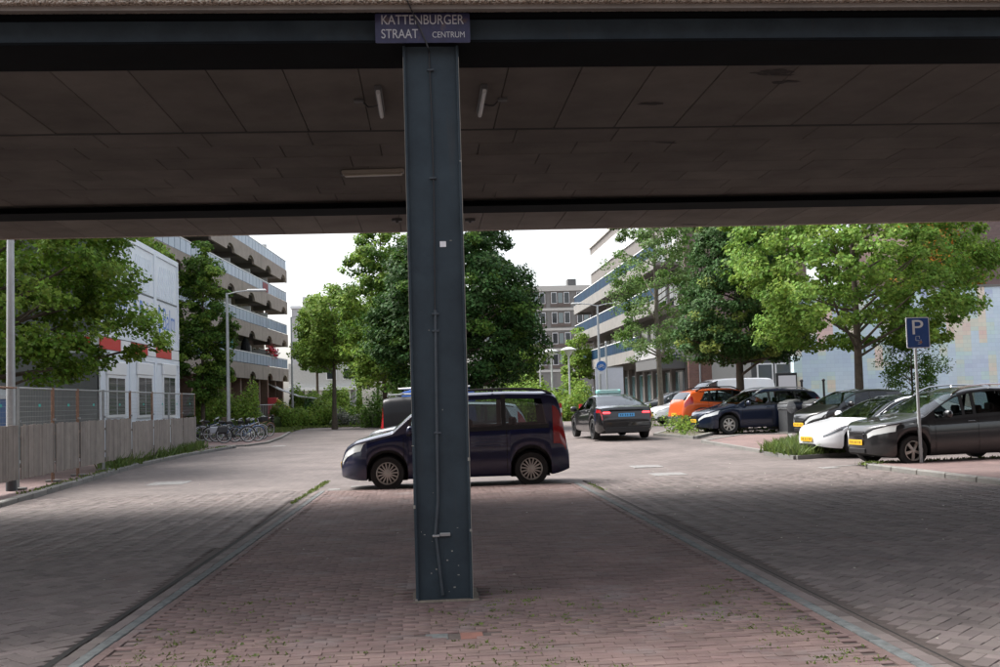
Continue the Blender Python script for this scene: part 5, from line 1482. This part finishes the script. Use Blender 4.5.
SP_pvan = dict(dim=(5.3,1.98,2.10,3.1,.95,.34), cat='van',
    top=[(0,.60),(.03,.85),(.12,.98),(.4,1.10),(.8,1.20),(1.0,1.28),(1.4,1.64),(1.75,1.92),(2.1,2.04),(2.6,2.09),(3.6,2.10),(4.9,2.07),(5.10,2.0),(5.2,1.8),(5.26,1.2),(5.3,.6)],
    belt=[(0,.5),(.12,.85),(.4,.98),(1.0,1.14),(2.,1.22),(5.1,1.24),(5.24,1.0),(5.3,.5)], ws=(1.03,1.9), rw=None,
    sg=[1.35,2.15], seams=(1.3,2.25,3.5), handles=(2.1,), sl=.0,
    head=[(.03,.5,6.0,8.0,-.1)], tail=[(5.05,5.25,4.6,7.6)], mirror=1.5, pz=(.5,.9),
    front=[('grille',.6,.75,1.0,M_ctrim)], rear=[('bumper',.32,.52,1.6,M_ctrim)])

P_navy = paint('navy_paint', (.005,.008,.044), .25)
P_blue = paint('dark_blue_paint', (.006,.013,.038), .3)
P_black = paint('black_paint', (.004,.004,.005))
P_grey = paint('graphite_paint', (.022,.022,.024), .4)
P_white = paint('white_paint', (.74,.75,.77))
P_orange = paint('orange_paint', (.62,.10,.018), .1)
P_silver = paint('silver_paint', (.46,.48,.50), .7, .3)
P_teal = paint('dark_teal_paint', (.022,.030,.036), .3)

# the navy people carrier behind the column
a = gt(388,491); c = gt(533,486)
h_nv = atan2(a.y-c.y, a.x-c.x)
nv, sf, tp, hx = car('passenger_van', 'navy blue passenger van parked across the island behind the column', SP_van, P_navy, (a.x,a.y), h_nv, 'vehicles parked behind the island', 'fl', dict(k=.10, spokes=15, rails=(2.0,4.1), ef=.50, er=.10, dlo=(.10,.80), plate='y', dark_rail=False))
# silver hatchback and dark van behind it
p = aty(365,437,29.8)
sv = car('hatchback', 'silver grey car with only its bonnet showing behind the navy van', SP_mpv, P_silver, (p.x+2.25,30.3), radians(181), 'vehicles parked behind the island')
p = aty(381,400,33)
dv, sf, tp, hxv = car('delivery_van', 'black van with a grey roof ladder seen from behind left of the column', SP_van, mat('dull_black_paint', (.006,.006,.007), .5, coat=.15, spec=.25), (p.x+1.05,35.0), radians(84), 'vehicles parked behind the island', None, dict(k=.06, rear_glass=False))
b = MB()
for s in (-.22,.22): b.tube([(-2.2,s,1.93),(1.0,s,1.93)], .022, 6)
for k in range(9): b.tube([(-2.1+k*.36,-.22,1.93),(-2.1+k*.36,.22,1.93)], .016, 6)
for x in (-1.6,.5):
    b.tube([(x,-.7,1.84),(x,-.7,1.90),(x,.7,1.90),(x,.7,1.84)], .018, 6)
b.build('roof_ladder', M_galv, dv)
p = aty(427,392,44)
bv = car('delivery_van', 'bright blue high van showing its roof above the black van', SP_pvan, paint('bright_blue_paint', (.025,.10,.42)), (p.x,45.0), radians(118), 'vehicles parked behind the island', None, dict(k=.06, dz=.1))
b = MB(); b.box(-2.3,-.75,2.105,1.2,.75,2.17,bev=.02); b.build('roof_rack', M_frame, bv[0])

# black electric taxi driving away
tl, tf = gt(595,440.7), gt(581.5,437.2)
hd = radians(94)
tx, sf, tp, hx = car('taxi', 'black taxi saloon with a mint roof sign driving away', SP_sedan, P_black, (tl.x,tl.y), hd, None, 'rl', dict(k=.24, plate='b', rim=M_rimd, spokes=10, mirror_m=P_black, sill=.22))
tx['category'] = 'taxi'
sgn = MB(); sgn.box(-.10,-.42,1.455,.10,.42,1.60,bev=.03); ts = sgn.build('roof_sign', mat('mint_plastic', (.28,.60,.54), .4), tx)
b = MB(); b.box(-.112,-.30,1.565,-.1005,.30,1.59); b.build('sign_stripe', M_frame, ts)
b = MB(); b.box(-.112,-.34,1.49,-.1005,.34,1.545); b.build('sign_panel', mat('mint_light', (.45,.72,.68), .4), ts)
b = MB(); b.box(-hx-.004,-.55,.93,-hx+.10,.55,.955); b.build('light_bar', M_ctrim, tx)
for s in (-1,1):
    em = bpy.data.materials.get('brake_glow') or bpy.data.materials.new('brake_glow')
    em.use_nodes = True; q = em.node_tree.nodes['Principled BSDF']; q.inputs['Base Color'].default_value = (.6,.01,.01,1); q.inputs['Emission Color'].default_value = (1,.04,.05,1); q.inputs['Emission Strength'].default_value = 2.2
    b = MB(); b.box(-hx-.012,s*.64-.12,.83,-hx+.12,s*.64+.12,.885,bev=.02)
    b.build('brake_lamp', em, tx)

# angled bays on the right
zf = gt(913,467.5)
car('people_carrier', 'dark graphite people carrier parked behind the parking sign', SP_mpv, P_grey, (zf.x,zf.y), radians(189), anchor='fl', opts=dict(k=.17, spokes=5, rails=(1.9,4.0), rail_m=M_chrome, dz=.03))
wf = aty(858,460,25.2)
car('electric_saloon', 'white electric saloon with a black roof parked beside the graphite carrier', SP_sedan, P_white, (wf.x,wf.y), radians(191), anchor='fl', opts=dict(k=.24, rim=M_rimd, spokes=10, roofm=M_cglass, lens=M_lensd, ef=.62))
car('small_hatchback', 'small black hatchback between the white saloon and the waste bins', SP_mini, P_black, (12.55,31.3), radians(192), opts=dict(k=.2))
ff = gt(729,434.5)
car('estate_car', 'dark blue estate car with roof rails parked by the waste bins', SP_est, P_blue, (ff.x,ff.y), radians(187), anchor='fl', opts=dict(k=.2, spokes=7, rails=(2.0,3.9), rail_m=M_galv))
of = gt(690,431)
oc = car('orange_crossover', 'bright orange crossover parked nose in behind the plant bed', SP_suv, P_orange, (of.x+.32,of.y-.8), radians(7), anchor='rr', opts=dict(k=.2, clad=True, rails=(2.1,3.8), rim=M_rimd, er=.2))[0]
b = MB(); N = 14
b.prism([(-.1+.62*cos(a)*(1+.12*sin(5*a)), .70+.20*sin(a)*(1.1+.2*cos(3*a))) for a in np.linspace(0,pi,N)]+[(-.78,.62),(.55,.62)][::1], -.934, -.926, plane='xz'); b.build('cloud_decal', mat('pale_decal', (.62,.64,.66), .5), oc)
wh = aty(651,410,47.6)
car('white_hatchback', 'white hatchback with a grey bumper peeping out left of the orange car', SP_est, P_white, (wh.x+2.25,48.2), radians(190), opts=dict(k=.2, clad=True, ef=.55))
dk = aty(634,400,57)
car('dark_saloon', 'dark teal saloon parked farthest back behind the slender tree', SP_suv, P_teal, (dk.x+2.45,58.2), radians(186), opts=dict(k=.22, rim=M_rimd))
wv = aty(694,395,53)
car('panel_van', 'white panel van parked behind the orange car', SP_pvan, P_white, (wv.x+1.5,53.4), radians(187), opts=dict(k=.14))
# ================================================================== street furniture
M_plank = mat('weathered_plank', (.235,.205,.18), .9, var=.18, scale=3, isl=.13, bump=.5, bscale=50, coord='World', streak=((.21,.18,.155), (9.,9.,1.2), .5, .8))
M_rust = mat('rusty_post', (.20,.115,.075), .8, var=.3, scale=9)
M_pgalv = mat('dull_galvanised', (.30,.31,.31), .5, .5, var=.15)
# ---- site fence: mesh panels with planks fixed below
fpx = [(18,490),(49,482),(81,476),(109,470),(130,464),(149,459),(170,455),(184,452),(195,449)]
fp = [gz(a, c, .1) for a, c in fpx]
fx_ = np.polyfit([p.y for p in fp], [p.x for p in fp], 1)
fpos = [Vector((np.polyval(fx_, p.y), p.y, .1)) for p in fp]
fpos = [fpos[0]+(fpos[0]-fpos[1])*1.05] + fpos
ordn = ['panel left of the lamp post','first panel right of the lamp post','second panel from the lamp post','third panel from the lamp post','fourth panel from the lamp post','fifth panel from the lamp post','sixth panel from the lamp post','seventh panel from the lamp post','last short panel by the bicycles']
pl_meshes = []
for k in range(len(fpos)-1):
    p, q = fpos[k], fpos[k+1]; L = (q-p).length; a = atan2(q.y-p.y, q.x-p.x)
    t = thing('fence_panel', 'weathered plank and wire fence, '+ordn[k], 'fence', p, a, 'site fence panels along the left pavement')
    hp = 2.15
    for j, x in enumerate((.02, L-.10)):
        b = MB(); b.tube([(x,0,0),(x,0,hp)], .022, 8); b.build('post', M_rust if (k+j) % 3 != 1 else M_pgalv, t)
    b = MB(); b.tube([(.02,0,hp-.03),(L-.10,0,hp-.03)], .020, 8); b.build('top_rail', M_pgalv if k else M_rust, t)
    b = MB()
    for z in np.arange(1.4, hp-.1, .11): b.tube([(.03,0,z),(L-.11,0,z)], .0022, 4, cap=False)
    for x in np.arange(.1, L-.14, .10): b.tube([(x,.003,1.3),(x,.003,hp-.04)], .0020, 4, cap=False)
    o = b.build('wire_mesh', M_pgalv, t, fix=False); tag(o, kind='stuff')
    b = MB(); b.box(L*.55,-.012,1.72,L*.55+.14,-.006,1.78); b.build('tag', mat('teal_tag', (.05,.40,.34), .5), t)
    x = .05; h0 = .22 if k < 5 else .12
    while x < L-.14:
        w = rng.uniform(.125,.165)
        if x+w > L-.1: w = L-.1-x
        if w < .05: break
        b = MB(); b.box(0,-.011,0,w-.006,.011,1.12+rng.uniform(-.012,.012), bev=.003)
        o = b.build('plank', M_plank, t, loc=(x,-.045+rng.uniform(-.004,.004),h0+rng.uniform(-.012,.012)), fix=False); o.rotation_euler = (0,rng.uniform(-.006,.006),rng.uniform(-.012,.012)); x += w
    for z in (h0+.25,h0+.85):
        b = MB(); b.box(.03,-.030,z,L-.11,-.024+.02,z+.06); b.build('batten', M_plank, t)
    b = MB(); b.box(-.09,-.16,.0,.09,.16,.05,bev=.015); b.build('foot_block', mat('fence_foot', (.16,.16,.15), .9), t)
    b = MB(); b.box(-.02,-.05,1.40,.05,.04,1.45); b.build('coupler', M_pgalv, t)

def lamp_post(label, base, h, r0, r1, arms, rz=0., name='lamp_post', head=.65, collar=True):
    t = thing(name, label, 'lamp post', base, rz, 'street lamp posts')
    b = MB(); b.tube([(0,0,0),(0,0,h*.5),(0,0,h)], [r0,(r0+r1)/2,r1], 14); b.build('pole', M_galv, t, smooth=40)
    if collar:
        b = MB(); b.tube([(0,0,0),(0,0,.42)], r0+.006, 14); b.build('base_sleeve', mat('dark_sleeve', (.05,.055,.06), .6), t, smooth=40)
    for s in arms:
        b = MB(); b.tube([(0,0,h-.06),(s*.5,0,h+.06),(s*1.0,0,h+.1)], .03, 6); b.build('arm', M_galv, t)
        b = MB(); b.box(min(s*.95,s*(.95+head)),-.13,h+.05,max(s*.95,s*(.95+head)),.13,h+.17,bev=.04); b.build('lamp_head', mat('pale_lamp_head', (.55,.56,.56), .5), t)
    return t
p = gz(11,491,.1); lamp_post('thick grey lamp post in front of the fence at the left edge', (p.x,p.y,.1), 9.0, .095, .055, ())
p = aty(229,438,53.5); zt = aty(227,293,53.5).z
lamp_post('grey lamp post with one long arm behind the bicycles', (p.x,53.5,0), zt, .10, .06, (1,), radians(5), head=.95)
p = aty(293,424,88); zt = aty(292,317,88).z
lamp_post('slim grey lamp post at the far end of the left block', (p.x,88,0), zt, .10, .06, (1,), radians(0), head=.8)
p = aty(600.5,395,63); zt = aty(598,305,63).z
lamp_post('double armed lamp post by the white board', (p.x,63,.28), zt-.28, .10, .055, (-1,1), radians(0), head=.6)
p = aty(607.5,395,64.5)
t = thing('sign_pole', 'thin grey pole right of the double armed lamp post', 'pole', (p.x,64.5,.28)); b = MB(); b.tube([(0,0,0),(0,0,4.6)], .05, 8); b.build('pole', M_galv, t)
b = MB(); b.lathe([(.06,4.6),(.06,4.64),(.03,4.68)], 8); b.build('cap', M_galv, t)
for px, y, zpx, lab in ((570,66,347,'right of three globe lamps behind the hedge'),(552.5,70,349,'middle of three globe lamps behind the hedge'),(541,78,351.5,'left of three globe lamps behind the hedge')):
    p = aty(px,395,y); zt = aty(px,zpx,y).z-.28
    t = thing('globe_lamp', 'pale saucer topped lamp, '+lab, 'lamp post', (p.x,y,.28), 0, 'saucer lamps behind the hedge')
    b = MB(); b.tube([(0,0,0),(0,0,zt-.6)], .055, 10); b.build('pole', mat('pale_pole', (.55,.56,.55), .5), t, smooth=40)
    b = MB(); b.lathe([(.06,zt-.6),(.17,zt-.42),(.30,zt-.22)], 16); b.build('globe', mat('lamp_glass', (.62,.63,.60), .3), t, smooth=40)
    b = MB(); b.lathe([(.31,zt-.219),(.48,zt-.18),(.46,zt-.13),(.2,zt-.02),(.05,zt)], 18); b.build('saucer', mat('pale_lamp_head', (.55,.56,.56), .5), t, smooth=40)

# ---- parking sign
p = gt(921.5,467.5); t = thing('parking_sign', 'blue parking sign with a white P on a grey pole', 'sign', (p.x,p.y,.1))
zt = aty(917,317,p.y).z-.1
b = MB(); b.tube([(0,0,0),(0,0,zt-.02)], .030, 10); b.build('pole', M_galv, t, smooth=40)
b = MB(); b.tube([(0,0,0),(0,0,zt*.36)], .036, 10); b.build('pole_sleeve', M_galv, t, smooth=40)
q0, q1 = aty(907,348.5,p.y-.05), aty(928.5,317,p.y-.05)
cx = (q0.x+q1.x)/2-p.x; w, h = (q1.x-q0.x)/2, (q1.z-q0.z)/2; czz = (q0.z+q1.z)/2-.1
pr = bpy.data.objects.new('sign_plate', None)
bpy.data.objects.remove(pr)
b = MB(); b.prism([(cx+x,czz+z) for x,z in rounded(w,h,.03)], -.060, -.045, plane='xz'); pn = b.build('panel', mat('sign_white', (.62,.64,.66), .5), t)
b = MB(); b.prism([(cx+x,czz+z) for x,z in rounded(w-.018,h-.018,.022)], -.0625, -.0601, plane='xz'); bp_ = b.build('blue_field', mat('sign_blue', (.012,.06,.22), .35), pn)
def flat_text(body, parent, cx, cz, y, w, h, m, nm='lettering'):
    o = text_mesh(body, 1., m, parent, (0,0,0), (pi/2,0,0), extr=0, name=nm)
    X = [v.co.x for v in o.data.vertices]; Z = [v.co.y for v in o.data.vertices]
    for v in o.data.vertices: v.co.x = (v.co.x-min(X))/(max(X)-min(X))*w-w/2; v.co.y = (v.co.y-min(Z))/(max(Z)-min(Z))*h-h/2
    o.location = (cx,y,cz); return o
flat_text('P', bp_, cx-.0, czz+h*.36, -.0640, w*.95, h*.92, mat('sign_white', (.62,.64,.66), .5))
b = MB(); M_pic = mat('pictogram', (.45,.50,.58), .5)
for (x0,z0,x1,z1) in ((-.06,-.08,.02,-.07),(-.06,-.16,-.05,-.07),(-.06,-.17,.02,-.16),(.02,-.13,.03,-.07),(-.01,-.20,.06,-.19),(.05,-.24,.06,-.14),(-.02,-.24,.06,-.23)): b.box(cx+x0,-.0645,czz+z0,cx+x1,-.0626,czz+z1)
b.build('pictogram', M_pic, bp_)
b = MB(); b.lathe([(.001,-.0645),(.028,-.0645),(.028,-.0627)], 12, axis='y', c=(cx+.05,0,czz-.20)); b.build('orange_dot', mat('dull_orange', (.45,.20,.10), .5), bp_)

# ---- bicycle path sign on the lamp post
p = aty(601,366,62.9); R = (aty(606.3,366,62.9).x-aty(595.7,366,62.9).x)/2
t = thing('cycle_sign', 'round blue cycle path sign on the double armed lamp post', 'sign', (p.x,62.8,p.z))
b = MB(); b.lathe([(.001,0),(R,0),(R,.03),(.001,.03)], 28, axis='y'); dsc = b.build('disc', mat('sign_blue_bright', (.03,.14,.42), .4), t)
b = MB(); b.tube([(R*.96*cos(2*pi*i/28),-.004,R*.96*sin(2*pi*i/28)) for i in range(29)], R*.035, 5, cap=False); b.build('rim', mat('sign_white', (.62,.64,.66), .5), dsc)
b = MB()
def ringxz(b, cx, cz, r, th, y, n=18): b.tube([(cx+r*cos(2*pi*i/n), y, cz+r*sin(2*pi*i/n)) for i in range(n+1)], th, 5, cap=False)
s = R
ringxz(b,-.42*s,-.15*s,.24*s,.03*s,-.01); ringxz(b,.42*s,-.15*s,.24*s,.03*s,-.01)
for a_, c_ in (((-.42,-.15),(-.15,.22)),((-.15,.22),(.28,.22)),((.28,.22),(.42,-.15)),((-.15,.22),(0,-.15)),((0,-.15),(.28,.22)),((-.42,-.15),(0,-.15)),((.28,.22),(.22,.38)),((-.15,.22),(-.2,.36))):
    b.tube([(a_[0]*s,-.01,a_[1]*s),(c_[0]*s,-.01,c_[1]*s)], .03*s, 5)
b.build('bicycle_symbol', mat('sign_white', (.62,.64,.66), .5), dsc)
b = MB(); b.box(-.35*R,-.005,-1.55*R,.35*R,.02,-1.08*R,bev=.01); b.build('under_plate', mat('sign_white', (.62,.64,.66), .5), t)
b = MB(); b.box(-.05,.0301,-.08,.05,.11,.08); b.build('clamp', M_pgalv, t)
# ---- white board
p0, p1 = aty(596,395,66), aty(623,367.5,66)
t = thing('white_board', 'tall plain white site board beside the lamp post', 'board', ((p0.x+p1.x)/2,66,.28)); w = (p1.x-p0.x)/2
b = MB(); b.box(-w,0,.15,w,.06,p1.z-.28,bev=.01); b.build('panel', mat('board_white', (.58,.60,.66), .5, var=.04), t)
b = MB(); b.box(-w,-.02,p1.z-.2795,w,.08,p1.z-.22); b.build('top_edge', M_pgalv, t)
for s in (-1,1):
    b = MB(); b.box(s*w*.85-.05,.061,0,s*w*.85+.05,.16,p1.z-.35); b.build('post', M_pgalv, t)

# ---- bollards
def bollard(base, label, h=1.0, r=.10):
    t = thing('bollard', label, 'bollard', base, 0, 'dark street bollards')
    b = MB(); b.lathe([(r*1.25,0),(r*1.25,.10),(r,.13),(r*.95,h*.72),(r*1.2,h*.75),(r*1.2,h*.80),(r*.8,h*.83),(r*1.05,h*.88),(r*1.05,h*.94),(r*.6,h*.985),(.01,h)], 12); b.build('post', mat('dark_bollard', (.022,.018,.017), .5), t, smooth=40)
    b = MB(); b.lathe([(r*.98,h*.62),(r*1.02,h*.62),(r*1.02,h*.66),(r*.98,h*.66)], 12); b.build('band', mat('bollard_band', (.12,.10,.09), .5), t)
for px, py, lab in ((272.5,429.5,'dark bollard nearest the right end of the bicycles'),(283.5,427.8,'dark bollard before the left end of the shrub border'),(320,425,'dark bollard in the middle of the shrub border')):
    p = gz(px,py,.02); bollard((p.x,p.y,0), lab, 1.05, .12)
for px, y, lab in ((802,44.5,'left'),(824,44.2,'right')):
    p = aty(px,392,y); t = thing('post', 'thin black post before the mural, %s of two' % lab, 'post', (p.x,y,.28), 0, 'black posts before the mural')
    b = MB(); b.tube([(0,0,0),(0,0,1.75)], .05, 8); b.build('shaft', M_ctrim, t); b = MB(); b.lathe([(.07,1.75),(.07,1.82),(.02,1.86)], 10); b.build('cap', M_ctrim, t)
# red and white hazard posts
for px, y, lab in ((581,44,'left of the black taxi'),(560.5,52,'behind the tail of the navy van')):
    p = aty(px,415,y); z0 = zg(p.x,y); t = thing('hazard_post', 'red and white hazard post '+lab, 'post', (p.x,y,z0), 0, 'red and white hazard posts')
    for j in range(5):
        b = MB(); b.lathe([(.075,.22*j),(.075,.22*j+.219)], 10); b.build('stripe', M_red if j % 2 == 0 else M_frame, t)
    b = MB(); b.lathe([(.15,.0),(.14,.05),(.08,.07)], 10); b.build('foot', M_ctrim, t)

# ---- underground waste bins
for k, (x, y, lab) in enumerate(((12.05,35.3,'left'),(12.75,34.9,'right'))):
    t = thing('waste_bin', 'grey street waste bin with a sloping lid, %s of the pair' % lab, 'bin', (x,y,zg(x,y)), radians(18), 'pair of grey waste bins'); t.scale = (.78,.78,.88)
    b = MB(); b.prism([(-.30,0),(.30,0),(.30,.80),(.05,1.10),(-.18,1.18),(-.30,1.12)], -.30, .30, plane='xz'); b.build('body', mat('bin_grey', (.085,.088,.092), .5, .3, var=.15), t, smooth=30)
    b = MB(); N = 8
    pf = [(-.33+.0*i, 0.9) for i in range(1)]+[(-.33+.70*(1-cos(pi/2*i/N)), 0.9+.36*sin(pi/2*i/N)) for i in range(N+1)]+[(.37,1.20),(.37,1.12)]+[(-.27+.60*(1-cos(pi/2*i/N)), 0.9+.28*sin(pi/2*i/N)) for i in range(N,-1,-1)]
    b.prism(pf, -.33, .33, plane='xz'); b.build('lid', mat('bin_lid', (.16,.165,.165), .35, .5, var=.15), t, smooth=30)
    b = MB(); b.lathe([(.001,-.335),(.23,-.335),(.23,.335),(.001,.335)], 18, axis='y', c=(-.10,0,.96)); b.build('drum', mat('bin_drum', (.36,.37,.38), .25, .8), t, smooth=40)
    b = MB(); b.box(-.36,-.36,0,.36,.36,.05); b.build('base_plate', M_kerb, t)

# ---- blue portable toilet at the left edge
p = aty(1,400,27.2)
t = thing('portable_toilet', 'blue portable toilet with a white roof cut by the left edge', 'toilet', (p.x-.5,27.4,.1))
b = MB(); b.box(-.55,-.55,.05,.55,.55,1.95,bev=.03); b.build('cabin', mat('toilet_blue', (.03,.10,.26), .5), t)
b = MB(); b.lathe([(.80,1.951),(.78,2.05),(.6,2.18),(.1,2.26)], 4); r_ = b.build('roof', mat('toilet_roof', (.45,.47,.48), .5), t); r_.rotation_euler = (0,0,pi/4)
b = MB(); b.box(-.4,-.575,.15,.4,-.551,1.85,bev=.01); b.build('door', mat('toilet_blue2', (.045,.14,.32), .5), t)

# ---- railing and slide in front of the left block
p0, p1 = aty(236,408,74), aty(287,406,84)
t = thing('railing', 'grey bar railing in front of the ground floor of the left block', 'railing', (p0.x,p0.y,0), atan2(p1.y-p0.y,p1.x-p0.x)); L = math.hypot(p1.x-p0.x,p1.y-p0.y)
b = MB(); b.tube([(0,0,1.75),(L,0,1.75)], .03, 6); b.build('rail', M_galv, t); b = MB(); b.tube([(0,0,.5),(L,0,.5)], .03, 6); b.build('rail', M_galv, t)
me = None
for x in np.arange(0,L,.32):
    if me is None: b = MB(); b.tube([(0,0,0.05),(0,0,1.75)], .022, 6); o = b.build('bar', M_galv, t, loc=(x,0,0)); me = o.data
    else: link('bar', me, t, (x,0,0))
p = aty(289,402,86)
t = thing('slide', 'yellow play slide with a red panel below the left block', 'slide', (p.x,86,0))
b = MB(); b.prism([(-.9,2.2),(1.6,.3),(1.6,.15),(-.9,2.0)], -.3, .3, plane='xz'); b.build('chute', mat('slide_yellow', (.65,.40,.02), .5), t)
b = MB(); b.box(-1.6,-.5,.05,-.9,.5,2.3,bev=.03); b.build('tower', mat('slide_red', (.55,.05,.06), .5), t)
p = aty(293,398,89)
t = thing('canopy_tent', 'white sloping canopy beside the yellow slide', 'canopy', (p.x,89,0))
b = MB(); b.add([(-2.6,-1,3.9),(-1.0,-1,3.0),(.6,-1,2.4),(2.0,-1,2.2),(-2.6,1.5,3.9),(-1.0,1.5,3.0),(.6,1.5,2.4),(2.0,1.5,2.2),(-2.6,-1,3.82),(-1.0,-1,2.92),(.6,-1,2.32),(2.0,-1,2.12)], [(0,1,5,4),(1,2,6,5),(2,3,7,6),(0,8,9,1),(1,9,10,2),(2,10,11,3)]); b.build('cloth', mat('canopy_white', (.7,.71,.72), .7, trans=.2), t)
for x, z in ((-2.6,3.9),(2.0,2.2)):
    for y in (-1,1.5):
        b = MB(); b.tube([(x,y,0),(x,y,z)], .04, 6); b.build('pole', M_galv, t)

# ---- bicycles
def bicycle(label, pos, rz, frame_c, extra, lean):
    t = thing('bicycle', label, 'bicycle', (pos[0],pos[1],pos[2] if len(pos) > 2 else .055), rz, 'bicycles parked by the lamp post')
    t.rotation_euler = (lean, 0, rz)
    R = .345; A, C = Vector((-.53,0,R)), Vector((.55,0,R))
    for c in (A, C):
        w = bpy.data.objects.new('wheel', None); COL.objects.link(w); w.parent = t; w.location = c; w.empty_display_size = .1
        if 'w' not in BK:
            n = 28; b = MB(); b.tube([(R*cos(2*pi*i/n),0,R*sin(2*pi*i/n)) for i in range(n+1)], .021, 6, cap=False); ty = b.build('tyre', M_tyre, w, smooth=60)
            b = MB(); b.tube([((R-.03)*cos(2*pi*i/n),0,(R-.03)*sin(2*pi*i/n)) for i in range(n+1)], .014, 6, cap=False); rm = b.build('rim', mat('bike_rim', (.62,.63,.64), .3, .2), w, smooth=60)
            b = MB()
            for i in range(14): a = 2*pi*i/14; b.tube([(0,.02*(-1)**i,0),((R-.03)*cos(a),0,(R-.03)*sin(a))], .0035, 3, cap=False)
            b.lathe([(.022,-.05),(.022,.05)], 8, axis='y'); spk = b.build('spokes', mat('spoke', (.5,.5,.5), .3, .8), w)
            BK['w'] = [o.data for o in (ty,rm,spk)]
        else:
            for nm, me in zip(('tyre','rim','spokes'), BK['w']): link(nm, me, w)
    B_, S_, H_ = Vector((-.08,0,.30)), Vector((-.25,0,.80)), Vector((.38,0,.86))
    key = 'f'+frame_c.name
    if key not in BK:
        b = MB()
        for a, c, r in ((B_,S_,.017),(B_,Vector((.42,0,.72)),.020),(S_.lerp(B_,.25),H_,.017),(A,B_,.012),(A,S_.lerp(B_,.12),.010),(H_,C,.014),(H_,H_+Vector((-.05,0,.16)),.014)): b.tube([a,c], r, 6)
        for c in (A,C):
            b.tube([c+Vector(((R+.035)*cos(a),0,(R+.035)*sin(a))) for a in np.linspace(.15*pi,.95*pi,10)], .024, 5)
        BK[key] = b.build('frame', frame_c, t, smooth=50).data
    else: link('frame', BK[key], t)
    if 's' not in BK:
        b = MB(); b.tube([S_+Vector((-.14,0,.12)),S_+Vector((.0,0,.135)),S_+Vector((.14,0,.12))], [.085,.07,.025], 8); b.tube([S_,S_+Vector((0,0,.12))], .013, 6); sd = b.build('saddle', M_ctrim, t, smooth=50)
        b = MB(); hb = H_+Vector((-.05,0,.16)); b.tube([hb+Vector((-.22,-.30,.0)),hb+Vector((-.06,-.27,.05)),hb,hb+Vector((-.06,.27,.05)),hb+Vector((-.22,.30,.0))], .013, 6); hd_ = b.build('handlebar', M_chrome, t, smooth=50)
        b = MB(); b.tube([B_+Vector((0,.07,0)),B_+Vector((.10,.07,-.13))], .01, 5); b.tube([B_+Vector((0,-.07,0)),B_+Vector((-.10,-.07,.13))], .01, 5); b.lathe([(.09,.045),(.09,.05)], 14, axis='y', c=B_); b.box(.04,.07,.15,.15,.16,.175); cr = b.build('crank', M_ctrim, t)
        b = MB()
        for y in (-.06,.06): b.tube([(-.80,y,.74),(-.30,y,.74)], .008, 5)
        for x in (-.8,-.6,-.4): b.tube([(x,-.06,.74),(x,.06,.74)], .008, 5)
        b.tube([(-.62,.06,.74),A+Vector((0,.06,0))], .008, 5); b.tube([(-.62,-.06,.74),A+Vector((0,-.06,0))], .008, 5); rk = b.build('rear_rack', M_ctrim, t)
        BK['s'] = [o.data for o in (sd,hd_,cr,rk)]
    else:
        for nm, me in zip(('saddle','handlebar','crank','rear_rack'), BK['s']): link(nm, me, t)
    if extra == 'basket':
        b = MB(); b.box(.46,-.17,.88,.80,.17,1.12,bev=.02); b.build('basket', mat('wicker', (.10,.075,.05), .9), t)
    if extra == 'crate':
        b = MB(); b.box(.45,-.22,.86,.85,.22,1.08,bev=.02); b.build('crate', mat('black_crate', (.02,.02,.02), .7), t)
    if extra == 'bags':
        for s in (-1,1): b = MB(); b.box(-.80,s*.15-.06,.42,-.38,s*.15+.06,.74,bev=.04); b.build('pannier', mat('pannier_grey', (.36,.38,.42), .6), t)
    if extra == 'darkbags':
        for s in (-1,1): b = MB(); b.box(-.80,s*.15-.06,.42,-.38,s*.15+.06,.74,bev=.04); b.build('pannier', mat('pannier_black', (.02,.02,.022), .6), t)
    return t
BK = {}
FC = [mat('bike_black', (.02,.02,.02), .4), mat('bike_white', (.62,.63,.65), .4), mat('bike_blue', (.10,.18,.32), .4), mat('bike_rust', (.22,.11,.06), .6)]
bikes = [(199,440.5,8,0,None,'black bicycle farthest left beside the end of the fence'),(213,439,15,1,'basket','white framed bicycle with a front basket second from the fence'),
 (228,440,5,0,'bags','black bicycle with pale grey panniers before the lamp post'),(236,441,12,0,'darkbags','black bicycle with black panniers nearest the kerb'),
 (246,440,35,2,None,'blue bicycle with large pale wheels right of the lamp post'),(254,438,40,1,'crate','white bicycle with a black front crate near the right end'),
 (262,435.5,60,3,None,'rusty brown bicycle at the right end of the row'),(222,436,150,2,None,'blue bicycle in the back row left of the lamp post'),(242,435,160,0,'basket','black bicycle with a basket in the back row right of the lamp post'),(207,436,20,1,None,'white bicycle in the back row near the hedge')]
for i, (px, py, a, fc, ex, lab) in enumerate(bikes):
    p = gz(px, py+1.6, .05); bicycle(lab, (p.x,p.y,.06), radians(a+(8 if i % 2 else -6)), FC[fc], ex, radians((-1)**i*7))
